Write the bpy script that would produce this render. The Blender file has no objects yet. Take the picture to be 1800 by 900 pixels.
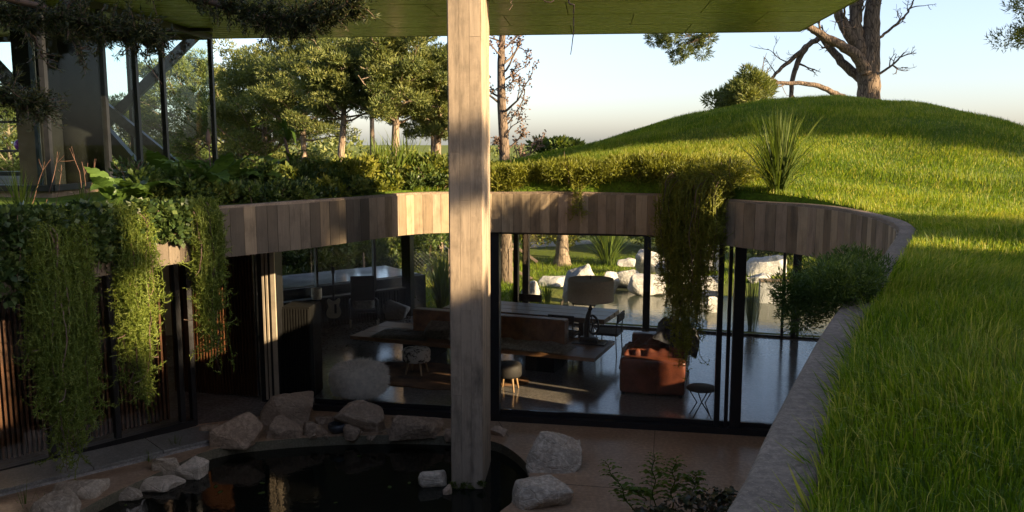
import bpy, bmesh, math, random
import numpy as np
from mathutils import Vector, Matrix, noise

random.seed(7)
RNG = np.random.default_rng(7)
scene = bpy.context.scene
COL = scene.collection
R = math.radians

# ------------------------------------------------------------------ camera, sky, sun, exposure
CAM_Z, PITCH, FPX = 4.10, R(7.6), 1500.0
cam_d = bpy.data.cameras.new('camera')
cam_d.lens = 30.0; cam_d.sensor_width = 36.0
cam_d.clip_start = 0.05; cam_d.clip_end = 2000.0
cam = bpy.data.objects.new('camera', cam_d); COL.objects.link(cam)
cam.location = (0, 0, CAM_Z); cam.rotation_euler = (math.pi/2 - PITCH, 0, 0)
scene.camera = cam

SUN_EL, SUN_AZ = 16.0, 61.0                       # azimuth: to the right of straight behind the camera
SD = Vector((math.sin(R(SUN_AZ))*math.cos(R(SUN_EL)), -math.cos(R(SUN_AZ))*math.cos(R(SUN_EL)), math.sin(R(SUN_EL))))
world = bpy.data.worlds.new('World'); scene.world = world; world.use_nodes = True
wn = world.node_tree.nodes; wl = world.node_tree.links
wn.clear()
w_out = wn.new('ShaderNodeOutputWorld'); w_bg = wn.new('ShaderNodeBackground'); w_sky = wn.new('ShaderNodeTexSky')
w_sky.sky_type = 'NISHITA'; w_sky.sun_disc = False
w_sky.sun_elevation = R(SUN_EL); w_sky.sun_rotation = math.atan2(SD.x, SD.y)
w_sky.altitude = 50; w_sky.air_density = 1.0; w_sky.dust_density = 1.2; w_sky.ozone_density = 2.8
w_bg.inputs['Strength'].default_value = 0.080
w_hs = wn.new('ShaderNodeHueSaturation'); w_hs.inputs['Saturation'].default_value = 0.78
w_tn = wn.new('ShaderNodeMixRGB'); w_tn.blend_type = 'MULTIPLY'; w_tn.inputs[0].default_value = 1.0; w_tn.inputs[2].default_value = (1.025, 0.97, 1.02, 1)
wl.new(w_sky.outputs[0], w_hs.inputs['Color']); wl.new(w_hs.outputs[0], w_tn.inputs[1]); wl.new(w_tn.outputs[0], w_bg.inputs['Color']); wl.new(w_bg.outputs[0], w_out.inputs['Surface'])
sun_d = bpy.data.lights.new('sun', 'SUN'); sun_d.energy = 5.0; sun_d.angle = R(0.5); sun_d.color = (1.0, 0.76, 0.47)
sun = bpy.data.objects.new('sun', sun_d); COL.objects.link(sun)
sun.rotation_euler = SD.to_track_quat('Z', 'Y').to_euler(); sun.location = SD * 60
vs = scene.view_settings
vs.view_transform = 'Standard'; vs.look = 'None'; vs.gamma = 1.0; vs.use_curve_mapping = False
vs.exposure = 2.0
scene.cycles.max_bounces = 12; scene.cycles.transparent_max_bounces = 16
scene.cycles.glossy_bounces = 4; scene.cycles.diffuse_bounces = 6; scene.cycles.transmission_bounces = 6
scene.cycles.caustics_reflective = False; scene.cycles.caustics_refractive = False
scene.cycles.use_denoising = True

# ------------------------------------------------------------------ pixel of the photograph -> direction -> point
_c, _s = math.cos(PITCH), math.sin(PITCH)
def ray(px, py):
    u, v = (px - 900.0)/FPX, (450.0 - py)/FPX
    return Vector((u, _c + v*_s, -_s + v*_c))
def at_z(px, py, z):
    d = ray(px, py); t = (z - CAM_Z)/d.z
    return Vector((0, 0, CAM_Z)) + d*t
def at_y(px, py, y):
    d = ray(px, py); t = y/d.y
    return Vector((0, 0, CAM_Z)) + d*t
def mpp(y):                                       # metres for one photo pixel at depth y
    return y/FPX

# ------------------------------------------------------------------ object helpers
def tag(o, label=None, cat=None, group=None, kind=None):
    if label: o['label'] = label
    if cat: o['category'] = cat
    if group: o['group'] = group
    if kind: o['kind'] = kind
    return o
def link(o, parent=None):
    COL.objects.link(o)
    if parent is not None: o.parent = parent
    return o
def empty(name, loc=(0, 0, 0), rz=0.0):
    o = bpy.data.objects.new(name, None); o.empty_display_size = 0.1
    o.location = loc; o.rotation_euler = (0, 0, rz)
    return link(o)
def thing(name, label, cat, loc=(0, 0, 0), rz=0.0, group=None):
    return tag(empty(name, loc, rz), label, cat, group)
def big(name, V, F, mat, parent=None, tone=None, smooth=False, link_it=True):
    """V (n,3) array, F (m,k) int array"""
    V = np.asarray(V, dtype=np.float32); F = np.asarray(F, dtype=np.int32)
    me = bpy.data.meshes.new(name)
    me.vertices.add(len(V)); me.vertices.foreach_set('co', V.ravel())
    m, k = F.shape
    me.loops.add(m*k); me.loops.foreach_set('vertex_index', F.ravel())
    me.polygons.add(m); me.polygons.foreach_set('loop_start', np.arange(0, m*k, k, dtype=np.int32))
    if smooth: me.polygons.foreach_set('use_smooth', np.ones(m, dtype=bool))
    if tone is not None:
        a = me.attributes.new('tone', 'FLOAT', 'POINT'); a.data.foreach_set('value', np.asarray(tone, dtype=np.float32))
    me.update(calc_edges=True)
    if mat: me.materials.append(mat)
    if not link_it: return me
    return link(bpy.data.objects.new(name, me), parent)
def from_bm(name, bm, mat, parent=None, smooth=False, loc=(0, 0, 0), rot=(0, 0, 0)):
    me = bpy.data.meshes.new(name); bm.to_mesh(me); bm.free()
    if smooth:
        me.polygons.foreach_set('use_smooth', np.ones(len(me.polygons), dtype=bool))
    if mat: me.materials.append(mat)
    o = bpy.data.objects.new(name, me); o.location = loc; o.rotation_euler = rot
    return link(o, parent)
def inst(name, me, parent=None, loc=(0, 0, 0), rot=(0, 0, 0), scale=(1, 1, 1)):
    o = bpy.data.objects.new(name, me); o.location = loc; o.rotation_euler = rot; o.scale = scale
    return link(o, parent)

def bm_box(bm, c, s, rz=0.0, bevel=0.0, M=None):
    r = bmesh.ops.create_cube(bm, size=1.0)
    vs_ = r['verts']
    bmesh.ops.scale(bm, vec=s, verts=vs_)
    if bevel > 0:
        es = list({e for v in vs_ for e in v.link_edges})
        q = bmesh.ops.bevel(bm, geom=es, offset=bevel, segments=2, affect='EDGES', profile=0.6)
        vs_ = list({v for f in q['faces'] for v in f.verts} | {v for v in vs_ if v.is_valid})
    if M is None: M = Matrix.Translation(c) @ Matrix.Rotation(rz, 4, 'Z')
    bmesh.ops.transform(bm, matrix=M, verts=vs_)
    return vs_
def box(name, c, s, mat, parent=None, rz=0.0, bevel=0.0, rot=None):
    bm = bmesh.new()
    M = None
    if rot is not None: M = Matrix.Translation(c) @ rot.to_4x4()
    bm_box(bm, c, s, rz, bevel, M)
    return from_bm(name, bm, mat, parent, smooth=False)
def beam(name, a, b, w, h, mat, parent=None, up=Vector((0, 0, 1))):
    """square bar from a to b"""
    a = Vector(a); b = Vector(b); d = b - a; L = d.length; d.normalize()
    if abs(d.dot(up)) > 0.99: up = Vector((0, 1, 0))
    s = d.cross(up).normalized(); u = s.cross(d).normalized()
    rot = Matrix((s, d, u)).transposed()
    return box(name, (a + b)/2, (w, L, h), mat, parent, rot=rot)
def tube_arrays(paths, sides=6, off=0):
    """paths: list of (pts (n,3), radii (n)); returns V,F quads"""
    Vs, Fs = [], []; base = off
    ang = np.linspace(0, 2*math.pi, sides, endpoint=False)
    ca, sa = np.cos(ang), np.sin(ang)
    for pts, rad in paths:
        P = np.asarray(pts, float); rad = np.asarray(rad, float); n = len(P)
        T = np.gradient(P, axis=0); T /= (np.linalg.norm(T, axis=1, keepdims=True) + 1e-9)
        ref = np.array([0.0, 0, 1.0]) if abs(T[0, 2]) < 0.9 else np.array([1.0, 0, 0])
        A = np.cross(T, ref); A /= (np.linalg.norm(A, axis=1, keepdims=True) + 1e-9)
        B = np.cross(T, A)
        ring = P[:, None, :] + rad[:, None, None]*(ca[None, :, None]*A[:, None, :] + sa[None, :, None]*B[:, None, :])
        Vs.append(ring.reshape(-1, 3))
        i = np.arange(n - 1)[:, None]*sides; j = np.arange(sides)[None, :]; j2 = (j + 1) % sides
        f = np.stack([i + j, i + j2, i + sides + j2, i + sides + j], axis=-1).reshape(-1, 4) + base
        Fs.append(f); base += n*sides
    return np.concatenate(Vs), np.concatenate(Fs)
def ribbon_arrays(paths):
    Vs, Fs = [], []; base = 0
    for k, (pts, rad) in enumerate(paths):
        P = np.asarray(pts, float); r = np.asarray(rad, float)[:, None]; n = len(P); a = k*2.399
        T = np.gradient(P, axis=0); T /= np.linalg.norm(T, axis=1, keepdims=True) + 1e-9
        A = np.cross(T, np.array([math.cos(a), math.sin(a), 0.3])); A /= np.linalg.norm(A, axis=1, keepdims=True) + 1e-9
        Vs.append(np.stack([P - A*r*1.3, P + A*r*1.3], 1).reshape(-1, 3)); i = np.arange(n-1)[:, None]*2 + base
        Fs.append(i + np.array([0, 1, 3, 2])); base += 2*n
    return np.concatenate(Vs), np.concatenate(Fs)
def tubes(name, paths, mat, parent=None, sides=6, smooth=True):
    V, F = tube_arrays(paths, sides)
    return big(name, V, F, mat, parent, smooth=smooth)
def lathe(name, prof, mat, parent=None, seg=24, loc=(0, 0, 0), smooth=True, rot=(0, 0, 0), scale=(1, 1, 1)):
    prof = np.asarray(prof, float); n = len(prof)
    a = np.linspace(0, 2*math.pi, seg, endpoint=False)
    V = np.stack([prof[:, 0, None]*np.cos(a), prof[:, 0, None]*np.sin(a), np.repeat(prof[:, 1, None], seg, 1)], -1).reshape(-1, 3)
    i = np.arange(n - 1)[:, None]*seg; j = np.arange(seg)[None, :]; j2 = (j + 1) % seg
    F = np.stack([i + j, i + j2, i + seg + j2, i + seg + j], -1).reshape(-1, 4)
    o = big(name, V, F, mat, parent, smooth=smooth)
    o.location = loc; o.rotation_euler = rot; o.scale = scale
    return o
def poly_fill(name, outer, holes, z, mat, parent=None, thick=0.0):
    bm = bmesh.new(); edges = []
    for loop in [outer] + holes:
        vs_ = [bm.verts.new((p[0], p[1], z)) for p in loop]
        for i in range(len(vs_)): edges.append(bm.edges.new((vs_[i], vs_[(i + 1) % len(vs_)])))
    bmesh.ops.triangle_fill(bm, use_beauty=True, use_dissolve=False, edges=edges, normal=(0, 0, 1))
    for f in bm.faces:
        f.normal_update()
        if f.normal.z < 0: f.normal_flip()
    if thick:
        r = bmesh.ops.extrude_face_region(bm, geom=list(bm.faces))
        bmesh.ops.translate(bm, verts=[g for g in r['geom'] if isinstance(g, bmesh.types.BMVert)], vec=(0, 0, -thick))
        bmesh.ops.recalc_face_normals(bm, faces=bm.faces)
    return from_bm(name, bm, mat, parent)

# ------------------------------------------------------------------ materials
class NT:
    def __init__(self, name):
        self.m = bpy.data.materials.new(name); self.m.use_nodes = True
        self.t = self.m.node_tree; self.n = self.t.nodes; self.l = self.t.links
        self.n.clear(); self.out = self.n.new('ShaderNodeOutputMaterial')
    def new(self, t, **k):
        nd = self.n.new('ShaderNode' + t)
        for a, b in k.items(): setattr(nd, a, b)
        return nd
    def ln(self, a, b): self.l.new(a, b)
    def coord(self, scale=(1, 1, 1), kind='Object', rot=(0, 0, 0)):
        c = self.new('TexCoord'); mp = self.new('Mapping'); mp.inputs['Scale'].default_value = scale
        mp.inputs['Rotation'].default_value = rot
        self.ln(c.outputs[kind], mp.inputs['Vector']); return mp.outputs[0]
    def pos(self, scale=(1, 1, 1)):
        c = self.new('NewGeometry'); mp = self.new('Mapping'); mp.inputs['Scale'].default_value = scale
        self.ln(c.outputs['Position'], mp.inputs['Vector']); return mp.outputs[0]
    def noise(self, vec, scale, detail=4, rough=0.6, dist=0.0):
        nd = self.new('TexNoise'); nd.inputs['Scale'].default_value = scale; nd.inputs['Detail'].default_value = detail
        nd.inputs['Roughness'].default_value = rough; nd.inputs['Distortion'].default_value = dist
        self.ln(vec, nd.inputs['Vector']); return nd.outputs[0]
    def voro(self, vec, scale, feature='F1', out='Distance'):
        nd = self.new('TexVoronoi'); nd.feature = feature; nd.inputs['Scale'].default_value = scale
        self.ln(vec, nd.inputs['Vector']); return nd.outputs[out]
    def ramp(self, fac, stops):
        nd = self.new('ValToRGB'); cr = nd.color_ramp
        while len(cr.elements) < len(stops): cr.elements.new(0.5)
        for e, (p, c) in zip(cr.elements, stops):
            e.position = p; e.color = (c[0], c[1], c[2], 1.0) if len(c) == 3 else c
        self.ln(fac, nd.inputs[0]); return nd.outputs[0]
    def mix(self, fac, a, b, mode='MIX'):
        nd = self.new('MixRGB', blend_type=mode)
        for s, v in ((nd.inputs[0], fac), (nd.inputs[1], a), (nd.inputs[2], b)):
            if hasattr(v, 'node'): self.ln(v, s)
            elif isinstance(v, (int, float)): s.default_value = v if s.type == 'VALUE' else (v, v, v, 1)
            else: s.default_value = (v[0], v[1], v[2], 1)
        return nd.outputs[0]
    def math(self, op, a, b=None):
        nd = self.new('Math', operation=op)
        for s, v in zip(nd.inputs, (a, b)):
            if v is None: continue
            if hasattr(v, 'node'): self.ln(v, s)
            else: s.default_value = v
        return nd.outputs[0]
    def bump(self, h, strength=0.3, dist=0.02):
        nd = self.new('Bump'); nd.inputs['Strength'].default_value = strength; nd.inputs['Distance'].default_value = dist
        self.ln(h, nd.inputs['Height']); return nd.outputs[0]
    def bsdf(self, col, rough=0.7, metal=0.0, normal=None, spec=0.5, **k):
        nd = self.new('BsdfPrincipled')
        for s, v in ((nd.inputs['Base Color'], col), (nd.inputs['Roughness'], rough), (nd.inputs['Metallic'], metal), (nd.inputs['Specular IOR Level'], spec)):
            if hasattr(v, 'node'): self.ln(v, s)
            elif isinstance(v, (int, float)): s.default_value = v
            else: s.default_value = (v[0], v[1], v[2], 1)
        if normal is not None: self.ln(normal, nd.inputs['Normal'])
        for a, b in k.items(): nd.inputs[a].default_value = b
        return nd
    def done(self, sh):
        self.ln(sh.outputs[0] if hasattr(sh, 'outputs') else sh, self.out.inputs['Surface']); return self.m
    def objrand(self):
        return self.new('ObjectInfo').outputs['Random']
    def tone(self):
        nd = self.new('Attribute'); nd.attribute_name = 'tone'; return nd.outputs['Fac']

MATS = {}
def m_foliage(name, dark, mid, light, trans=0.35, rough=0.55, objvar=False, spec=0.3):
    t = NT(name)
    f = t.objrand() if objvar else t.tone()
    col = t.ramp(f, [(0.0, dark), (0.5, mid), (1.0, light)])
    if objvar:
        n = t.noise(t.coord(), 9, 3); col = t.mix(t.math('MULTIPLY', n, 0.5), col, light)
    b = t.bsdf(col, rough, spec=spec)
    tr = t.new('BsdfTranslucent'); t.ln(t.mix(1.0, col, (1.25, 1.2, 0.55), 'MULTIPLY'), tr.inputs['Color'])
    mx = t.new('MixShader'); mx.inputs[0].default_value = trans
    t.ln(b.outputs[0], mx.inputs[1]); t.ln(tr.outputs[0], mx.inputs[2])
    return t.done(mx)
def m_board(name, c1, c2, c3, vscale=1.0):
    """board-marked concrete: faint timber grain, bug holes and stains"""
    t = NT(name); r = t.objrand()
    p = t.pos()
    off = t.new('VectorMath', operation='ADD'); t.ln(p, off.inputs[0])
    cmb = t.new('CombineXYZ'); t.ln(t.math('MULTIPLY', r, 37.0), cmb.inputs[0]); t.ln(t.math('MULTIPLY', r, 11.0), cmb.inputs[1])
    t.ln(cmb.outputs[0], off.inputs[1]); v = off.outputs[0]
    mp = t.new('Mapping'); mp.inputs['Scale'].default_value = (1, 1, 0.07); t.ln(v, mp.inputs['Vector'])
    grain = t.noise(mp.outputs[0], 34*vscale, 6, 0.65, 0.6)
    blot = t.noise(v, 3.2, 5, 0.62)
    fine = t.noise(v, 70, 3, 0.6)
    base = t.ramp(r, [(0.0, c1), (0.55, c2), (1.0, c3)])
    col = t.mix(t.math('MULTIPLY', t.ramp(grain, [(0.35, (0, 0, 0)), (0.7, (1, 1, 1))]), 0.42), base, [x*0.55 for x in c1])
    col = t.mix(t.ramp(blot, [(0.48, (0, 0, 0)), (0.72, (0.75,)*3)]), col, [x*0.5 for x in c2])
    mp2 = t.new('Mapping'); mp2.inputs['Scale'].default_value = (1, 1, 0.18); t.ln(p, mp2.inputs['Vector'])
    streak = t.noise(mp2.outputs[0], 7.0, 5, 0.7)
    col = t.mix(t.ramp(streak, [(0.52, (0, 0, 0)), (0.75, (0.7,)*3)]), col, (0.05, 0.042, 0.033))
    hole = t.voro(v, 26)
    col = t.mix(t.ramp(hole, [(0.03, (0.8,)*3), (0.07, (0, 0, 0))]), col, (0.03, 0.025, 0.02))
    h = t.math('ADD', t.math('MULTIPLY', grain, 0.7), t.math('MULTIPLY', fine, 0.3))
    return t.done(t.bsdf(col, 0.85, normal=t.bump(h, 0.45, 0.008), spec=0.25))
def m_concrete(name, c1, c2, rough=0.85, scale=2.0, bump=0.25, spec=0.3):
    t = NT(name); p = t.pos()
    a = t.noise(p, scale, 6, 0.65); b = t.noise(p, scale*16, 4, 0.6); c = t.noise(p, scale*60, 2, 0.5)
    col = t.mix(t.ramp(a, [(0.35, (0, 0, 0)), (0.68, (1, 1, 1))]), c1, c2)
    col = t.mix(t.ramp(b, [(0.42, (0.5,)*3), (0.62, (0, 0, 0))]), col, [x*0.45 for x in c1])
    col = t.mix(t.ramp(c, [(0.6, (0, 0, 0)), (0.75, (0.5,)*3)]), col, [min(1, x*1.7) for x in c2])
    h = t.math('ADD', b, t.math('MULTIPLY', c, 0.5))
    return t.done(t.bsdf(col, rough, normal=t.bump(h, bump, 0.01), spec=spec))
def m_rock(name, c1, c2, c3):
    t = NT(name); p = t.pos(); r = t.objrand()
    a = t.noise(p, 3.5, 7, 0.68, 0.6); b = t.noise(p, 22, 5, 0.65); lay = t.noise(t.pos((1, 1, 5)), 4, 6, 0.7, 1.2)
    col = t.ramp(a, [(0.3, c1), (0.52, c2), (0.75, c3)])
    col = t.mix(t.ramp(b, [(0.45, (0.55,)*3), (0.6, (0, 0, 0))]), col, [x*0.4 for x in c1])
    col = t.mix(t.math('MULTIPLY', r, 0.4), col, c3, 'MIX')
    cr = t.voro(t.pos((1, 1, 1.6)), 5.5, 'DISTANCE_TO_EDGE')
    h = t.math('ADD', t.math('ADD', lay, t.math('MULTIPLY', b, 0.5)), t.math('MULTIPLY', t.math('MINIMUM', cr, 0.06), 6))
    return t.done(t.bsdf(col, 0.88, normal=t.bump(h, 0.7, 0.03), spec=0.25))
def m_bark(name, c1, c2, scale=9):
    t = NT(name); v = t.pos((1, 1, 0.22))
    a = t.noise(v, scale, 6, 0.7, 0.8); w = t.voro(v, scale*1.3, 'DISTANCE_TO_EDGE')
    col = t.ramp(a, [(0.32, c1), (0.68, c2)])
    col = t.mix(t.ramp(w, [(0.0, (0.85,)*3), (0.12, (0, 0, 0))]), col, [x*0.3 for x in c1])
    return t.done(t.bsdf(col, 0.9, normal=t.bump(t.math('ADD', a, t.math('MINIMUM', w, 0.2)), 0.9, 0.03), spec=0.15))
def m_plain(name, col, rough=0.5, metal=0.0, var=0.25, scale=6.0, bump=0.1, spec=0.5, **k):
    t = NT(name); p = t.pos(); a = t.noise(p, scale, 5, 0.6); b = t.noise(p, scale*9, 3)
    c = t.mix(t.ramp(a, [(0.35, (0, 0, 0)), (0.7, (1, 1, 1))]), [x*(1 - var) for x in col], [min(1, x*(1 + var)) for x in col])
    rr = t.math('ADD', rough - 0.06, t.math('MULTIPLY', a, 0.12))
    return t.done(t.bsdf(c, rr, metal, t.bump(b, bump, 0.004), spec, **k))
def m_wood(name, c1, c2, rough=0.45, axis='X', scale=3.0, spec=0.4):
    t = NT(name); sc = {'X': (0.12, 1, 1), 'Y': (1, 0.12, 1), 'Z': (1, 1, 0.12)}[axis]
    v = t.coord(sc); a = t.noise(v, scale*5, 7, 0.7, 1.6); b = t.noise(v, scale*30, 3, 0.5)
    r = t.objrand()
    col = t.ramp(a, [(0.3, c1), (0.7, c2)])
    col = t.mix(t.ramp(b, [(0.45, (0.4,)*3), (0.6, (0, 0, 0))]), col, [x*0.5 for x in c1])
    col = t.mix(t.math('MULTIPLY', r, 0.3), col, [x*0.5 for x in c1])
    return t.done(t.bsdf(col, rough, normal=t.bump(a, 0.15, 0.004), spec=spec))
def m_glass(name, tint=(0.98, 0.99, 0.983), ior=1.45, rough=0.0, k=1.0):
    t = NT(name)
    g = t.new('NewGeometry'); dt_ = t.new('VectorMath', operation='DOT_PRODUCT')
    t.ln(g.outputs['Incoming'], dt_.inputs[0]); t.ln(g.outputs['Normal'], dt_.inputs[1])
    cs = t.math('ABSOLUTE', dt_.outputs['Value']); f5 = t.math('POWER', t.math('SUBTRACT', 1.0, cs), 5.0)
    f0 = ((ior-1)/(ior+1))**2
    refl = t.math('ADD', f0, t.math('MULTIPLY', f5, 1-f0))
    tr = t.new('BsdfTransparent'); tr.inputs['Color'].default_value = (*tint, 1)
    gl = t.new('BsdfGlossy'); gl.inputs['Roughness'].default_value = rough; gl.inputs['Color'].default_value = (1, 1, 1, 1)
    mx = t.new('MixShader'); t.ln(t.math('MULTIPLY', refl, k), mx.inputs[0]); t.ln(tr.outputs[0], mx.inputs[1]); t.ln(gl.outputs[0], mx.inputs[2])
    return t.done(mx)
def m_water(name, col, ripple=0.05, scale=6.0, clear=0.0):
    t = NT(name); p = t.pos()
    h = t.math('ADD', t.noise(p, scale, 3, 0.5, 0.4), t.math('MULTIPLY', t.noise(p, scale*4, 2), 0.3))
    b = t.bsdf(col, 0.03, normal=t.bump(h, ripple, 0.05), spec=0.5); b.inputs['IOR'].default_value = 1.33
    return t.done(b)

M = {}
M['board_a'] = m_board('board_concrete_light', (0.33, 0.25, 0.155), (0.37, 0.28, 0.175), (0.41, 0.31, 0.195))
M['board_d'] = m_board('board_concrete_stain_shade', (0.095, 0.075, 0.052), (0.125, 0.098, 0.069), (0.16, 0.127, 0.09))  # darker board copy: dark stains, plus shade on the left wall put into colour
M['board_b'] = m_board('board_concrete_brown', (0.185, 0.137, 0.085), (0.215, 0.16, 0.10), (0.25, 0.187, 0.118))
M['board_c'] = m_board('board_concrete_mid', (0.27, 0.2, 0.13), (0.31, 0.23, 0.152), (0.35, 0.26, 0.175))
M['pillar'] = m_board('board_concrete_pillar', (0.31, 0.24, 0.168), (0.34, 0.265, 0.187), (0.37, 0.29, 0.206), 0.8)
M['joint'] = m_concrete('concrete_joint', (0.2, 0.155, 0.11), (0.27, 0.21, 0.15))
M['coping'] = m_concrete('concrete_coping', (0.17, 0.125, 0.085), (0.27, 0.2, 0.14), 0.9, 3.5, 0.5)
M['conc_dark'] = m_concrete('concrete_ceiling', (0.48, 0.45, 0.41), (0.60, 0.565, 0.52))
M['conc_grey'] = m_concrete('concrete_grey', (0.32, 0.32, 0.31), (0.46, 0.46, 0.45))
M['floor'] = m_concrete('polished_concrete_floor', (0.17, 0.15, 0.135), (0.27, 0.24, 0.215), 0.15, 1.2, 0.03, 0.5)
M['patio'] = m_concrete('brown_concrete_patio', (0.31, 0.19, 0.11), (0.44, 0.295, 0.18), 0.32, 1.3, 0.06, 0.5)
M['slate'] = m_concrete('slate_paving', (0.15, 0.15, 0.14), (0.25, 0.25, 0.23), 0.45, 2.4, 0.3, 0.5)
M['mossy'] = m_concrete('mossy_pond_kerb', (0.13, 0.115, 0.07), (0.22, 0.19, 0.13), 0.7, 3.0, 0.5)
M['black'] = m_plain('black_steel', (0.012, 0.012, 0.013), 0.38, 0.0, 0.3, 8, 0.05)
M['steel'] = m_plain('grey_steel', (0.05, 0.053, 0.057), 0.45, 0.3, 0.4, 5, 0.1)
M['dark_wood'] = m_wood('dark_slat_wood', (0.07, 0.03, 0.014), (0.17, 0.07, 0.03), 0.38, 'Z', 2.0)
M['black_panel'] = m_plain('black_panel', (0.007, 0.0065, 0.006), 0.8, 0, 0.3, 8, 0.0, 0.2)
M['plaster'] = m_plain('pale_plaster', (0.62, 0.58, 0.52), 0.9, 0, 0.06, 2, 0.05)
M['bench_wood'] = m_wood('bench_wood', (0.24, 0.115, 0.048), (0.40, 0.21, 0.10), 0.42, 'X', 2.0)
M['table_wood'] = m_wood('table_wood', (0.25, 0.15, 0.085), (0.40, 0.26, 0.155), 0.38, 'X', 1.6)
M['pale_wood'] = m_wood('pale_leg_wood', (0.42, 0.25, 0.12), (0.55, 0.35, 0.18), 0.45, 'Z', 3)
M['leather'] = m_plain('brown_leather', (0.27, 0.11, 0.042), 0.42, 0, 0.45, 5, 0.3)
M['red_leather'] = m_plain('red_brown_leather', (0.15, 0.042, 0.022), 0.40, 0, 0.4, 5, 0.3)
M['hide'] = m_plain('dark_hide', (0.02, 0.016, 0.014), 0.7, 0, 0.5, 7, 0.6)
M['shade'] = m_plain('linen_lamp_shade', (0.74, 0.64, 0.50), 0.9, 0, 0.12, 40, 0.4)
M['cloth_dark'] = m_plain('dark_throw', (0.035, 0.035, 0.045), 0.8, 0, 0.5, 12, 0.6)
M['cloth_grey'] = m_plain('grey_throw', (0.20, 0.18, 0.155), 0.95, 0, 0.4, 20, 1.0)
M['fur'] = m_plain('cream_fur', (0.82, 0.75, 0.66), 0.95, 0, 0.2, 14, 1.0)
M['ivory'] = m_plain('ivory_paint', (0.5, 0.46, 0.33), 0.35, 0, 0.2, 6, 0.05)
M['glass'] = m_glass('window_glass')
M['glass_up'] = m_glass('pavilion_glass', (0.92, 0.96, 0.95), 1.45, 0.0, 0.25)
M['pond'] = m_water('dark_pond_water', (0.006, 0.007, 0.005), 0.05, 5)
M['gpond'] = m_water('garden_pond_water', (0.05, 0.055, 0.035), 0.10, 7)
M['rock'] = m_rock('brown_rock', (0.27, 0.185, 0.12), (0.41, 0.29, 0.195), (0.54, 0.405, 0.29))
M['pale_rock'] = m_rock('pale_rock', (0.42, 0.335, 0.24), (0.55, 0.455, 0.34), (0.70, 0.60, 0.47))
M['white_rock'] = m_rock('white_boulder', (0.38, 0.355, 0.33), (0.50, 0.475, 0.45), (0.62, 0.595, 0.57))
M['bark'] = m_bark('pine_bark', (0.15, 0.105, 0.07), (0.36, 0.275, 0.195))
M['bark_dead'] = m_bark('weathered_bark', (0.085, 0.062, 0.045), (0.23, 0.17, 0.12), 12)
M['twig'] = m_plain('brown_twig', (0.12, 0.075, 0.05), 0.8, 0, 0.3, 10, 0.3)
M['red_stem'] = m_plain('russet_stem', (0.14, 0.07, 0.045), 0.7, 0, 0.3, 10, 0.3)
M['grass'] = m_foliage('grass_blades', (0.045, 0.10, 0.006), (0.165, 0.235, 0.010), (0.40, 0.36, 0.085), 0.48)
M['pine'] = m_foliage('pine_needles', (0.05, 0.072, 0.020), (0.12, 0.145, 0.038), (0.22, 0.22, 0.06), 0.32)
M['cypress'] = m_foliage('conifer_sprays', (0.012, 0.020, 0.006), (0.03, 0.042, 0.012), (0.08, 0.08, 0.022), 0.2)
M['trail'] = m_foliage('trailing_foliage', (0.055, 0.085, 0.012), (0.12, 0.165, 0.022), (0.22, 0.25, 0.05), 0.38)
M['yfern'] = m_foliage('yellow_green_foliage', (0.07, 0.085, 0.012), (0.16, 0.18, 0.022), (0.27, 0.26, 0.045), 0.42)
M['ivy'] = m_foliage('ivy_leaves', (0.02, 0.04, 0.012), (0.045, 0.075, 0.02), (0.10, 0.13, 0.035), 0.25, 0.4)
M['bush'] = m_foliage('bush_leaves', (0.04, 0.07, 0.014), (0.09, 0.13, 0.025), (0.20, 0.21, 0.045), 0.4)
M['bigleaf'] = m_foliage('broad_leaf', (0.035, 0.075, 0.015), (0.055, 0.105, 0.02), (0.10, 0.16, 0.03), 0.4, 0.35, True, 0.5)
M['strap'] = m_foliage('strap_leaf', (0.07, 0.11, 0.02), (0.12, 0.17, 0.03), (0.20, 0.23, 0.05), 0.4, 0.4)
M['darkleaf'] = m_foliage('dark_glossy_leaf', (0.02, 0.035, 0.014), (0.035, 0.055, 0.02), (0.07, 0.05, 0.03), 0.2, 0.3, True, 0.5)
# ================================================================== the courtyard ring
Z_TOP, Z_BOT, RING_W = 3.40, 2.82, 0.14
ring_px = [(1269, 903), (1360, 735), (1451, 571), (1521, 487), (1576, 415), (1574, 396), (1540, 380), (1480, 367), (1400, 358), (1290, 351),
           (1180, 341.5), (1090, 339), (1000, 338), (860, 337), (760, 338), (700, 340.5), (640, 345), (520, 354)]
ring_ctrl = [at_z(px, py, Z_TOP).xy for px, py in ring_px]
ring_ctrl += [Vector(p) for p in ((-3.35, 9.3), (-3.85, 8.4), (-4.15, 7.6), (-4.35, 6.6), (-4.4, 5.2), (-4.0, 3.4), (-3.1, 1.9), (-1.9, 0.95), (-0.8, 0.62), (-0.05, 0.85))]
def closed_spline(P, n_per):
    out = []; N = len(P)
    for i in range(N):
        p0, p1, p2, p3 = P[i-1], P[i], P[(i+1) % N], P[(i+2) % N]
        for k in range(n_per):
            t = k/n_per
            out.append(0.5*((2*p1) + (p2-p0)*t + (2*p0-5*p1+4*p2-p3)*t*t + (3*p1-p0-3*p2+p3)*t**3))
    return out
dense = np.array([[v.x, v.y] for v in closed_spline(ring_ctrl, 24)])
for _ in range(30):                                  # soften kinks left by reading pixels
    dense = 0.5*dense + 0.25*(np.roll(dense, 1, 0) + np.roll(dense, -1, 0))
seg = np.linalg.norm(np.roll(dense, -1, 0) - dense, axis=1); cum = np.concatenate([[0], np.cumsum(seg)])
PERIM = cum[-1]
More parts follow.
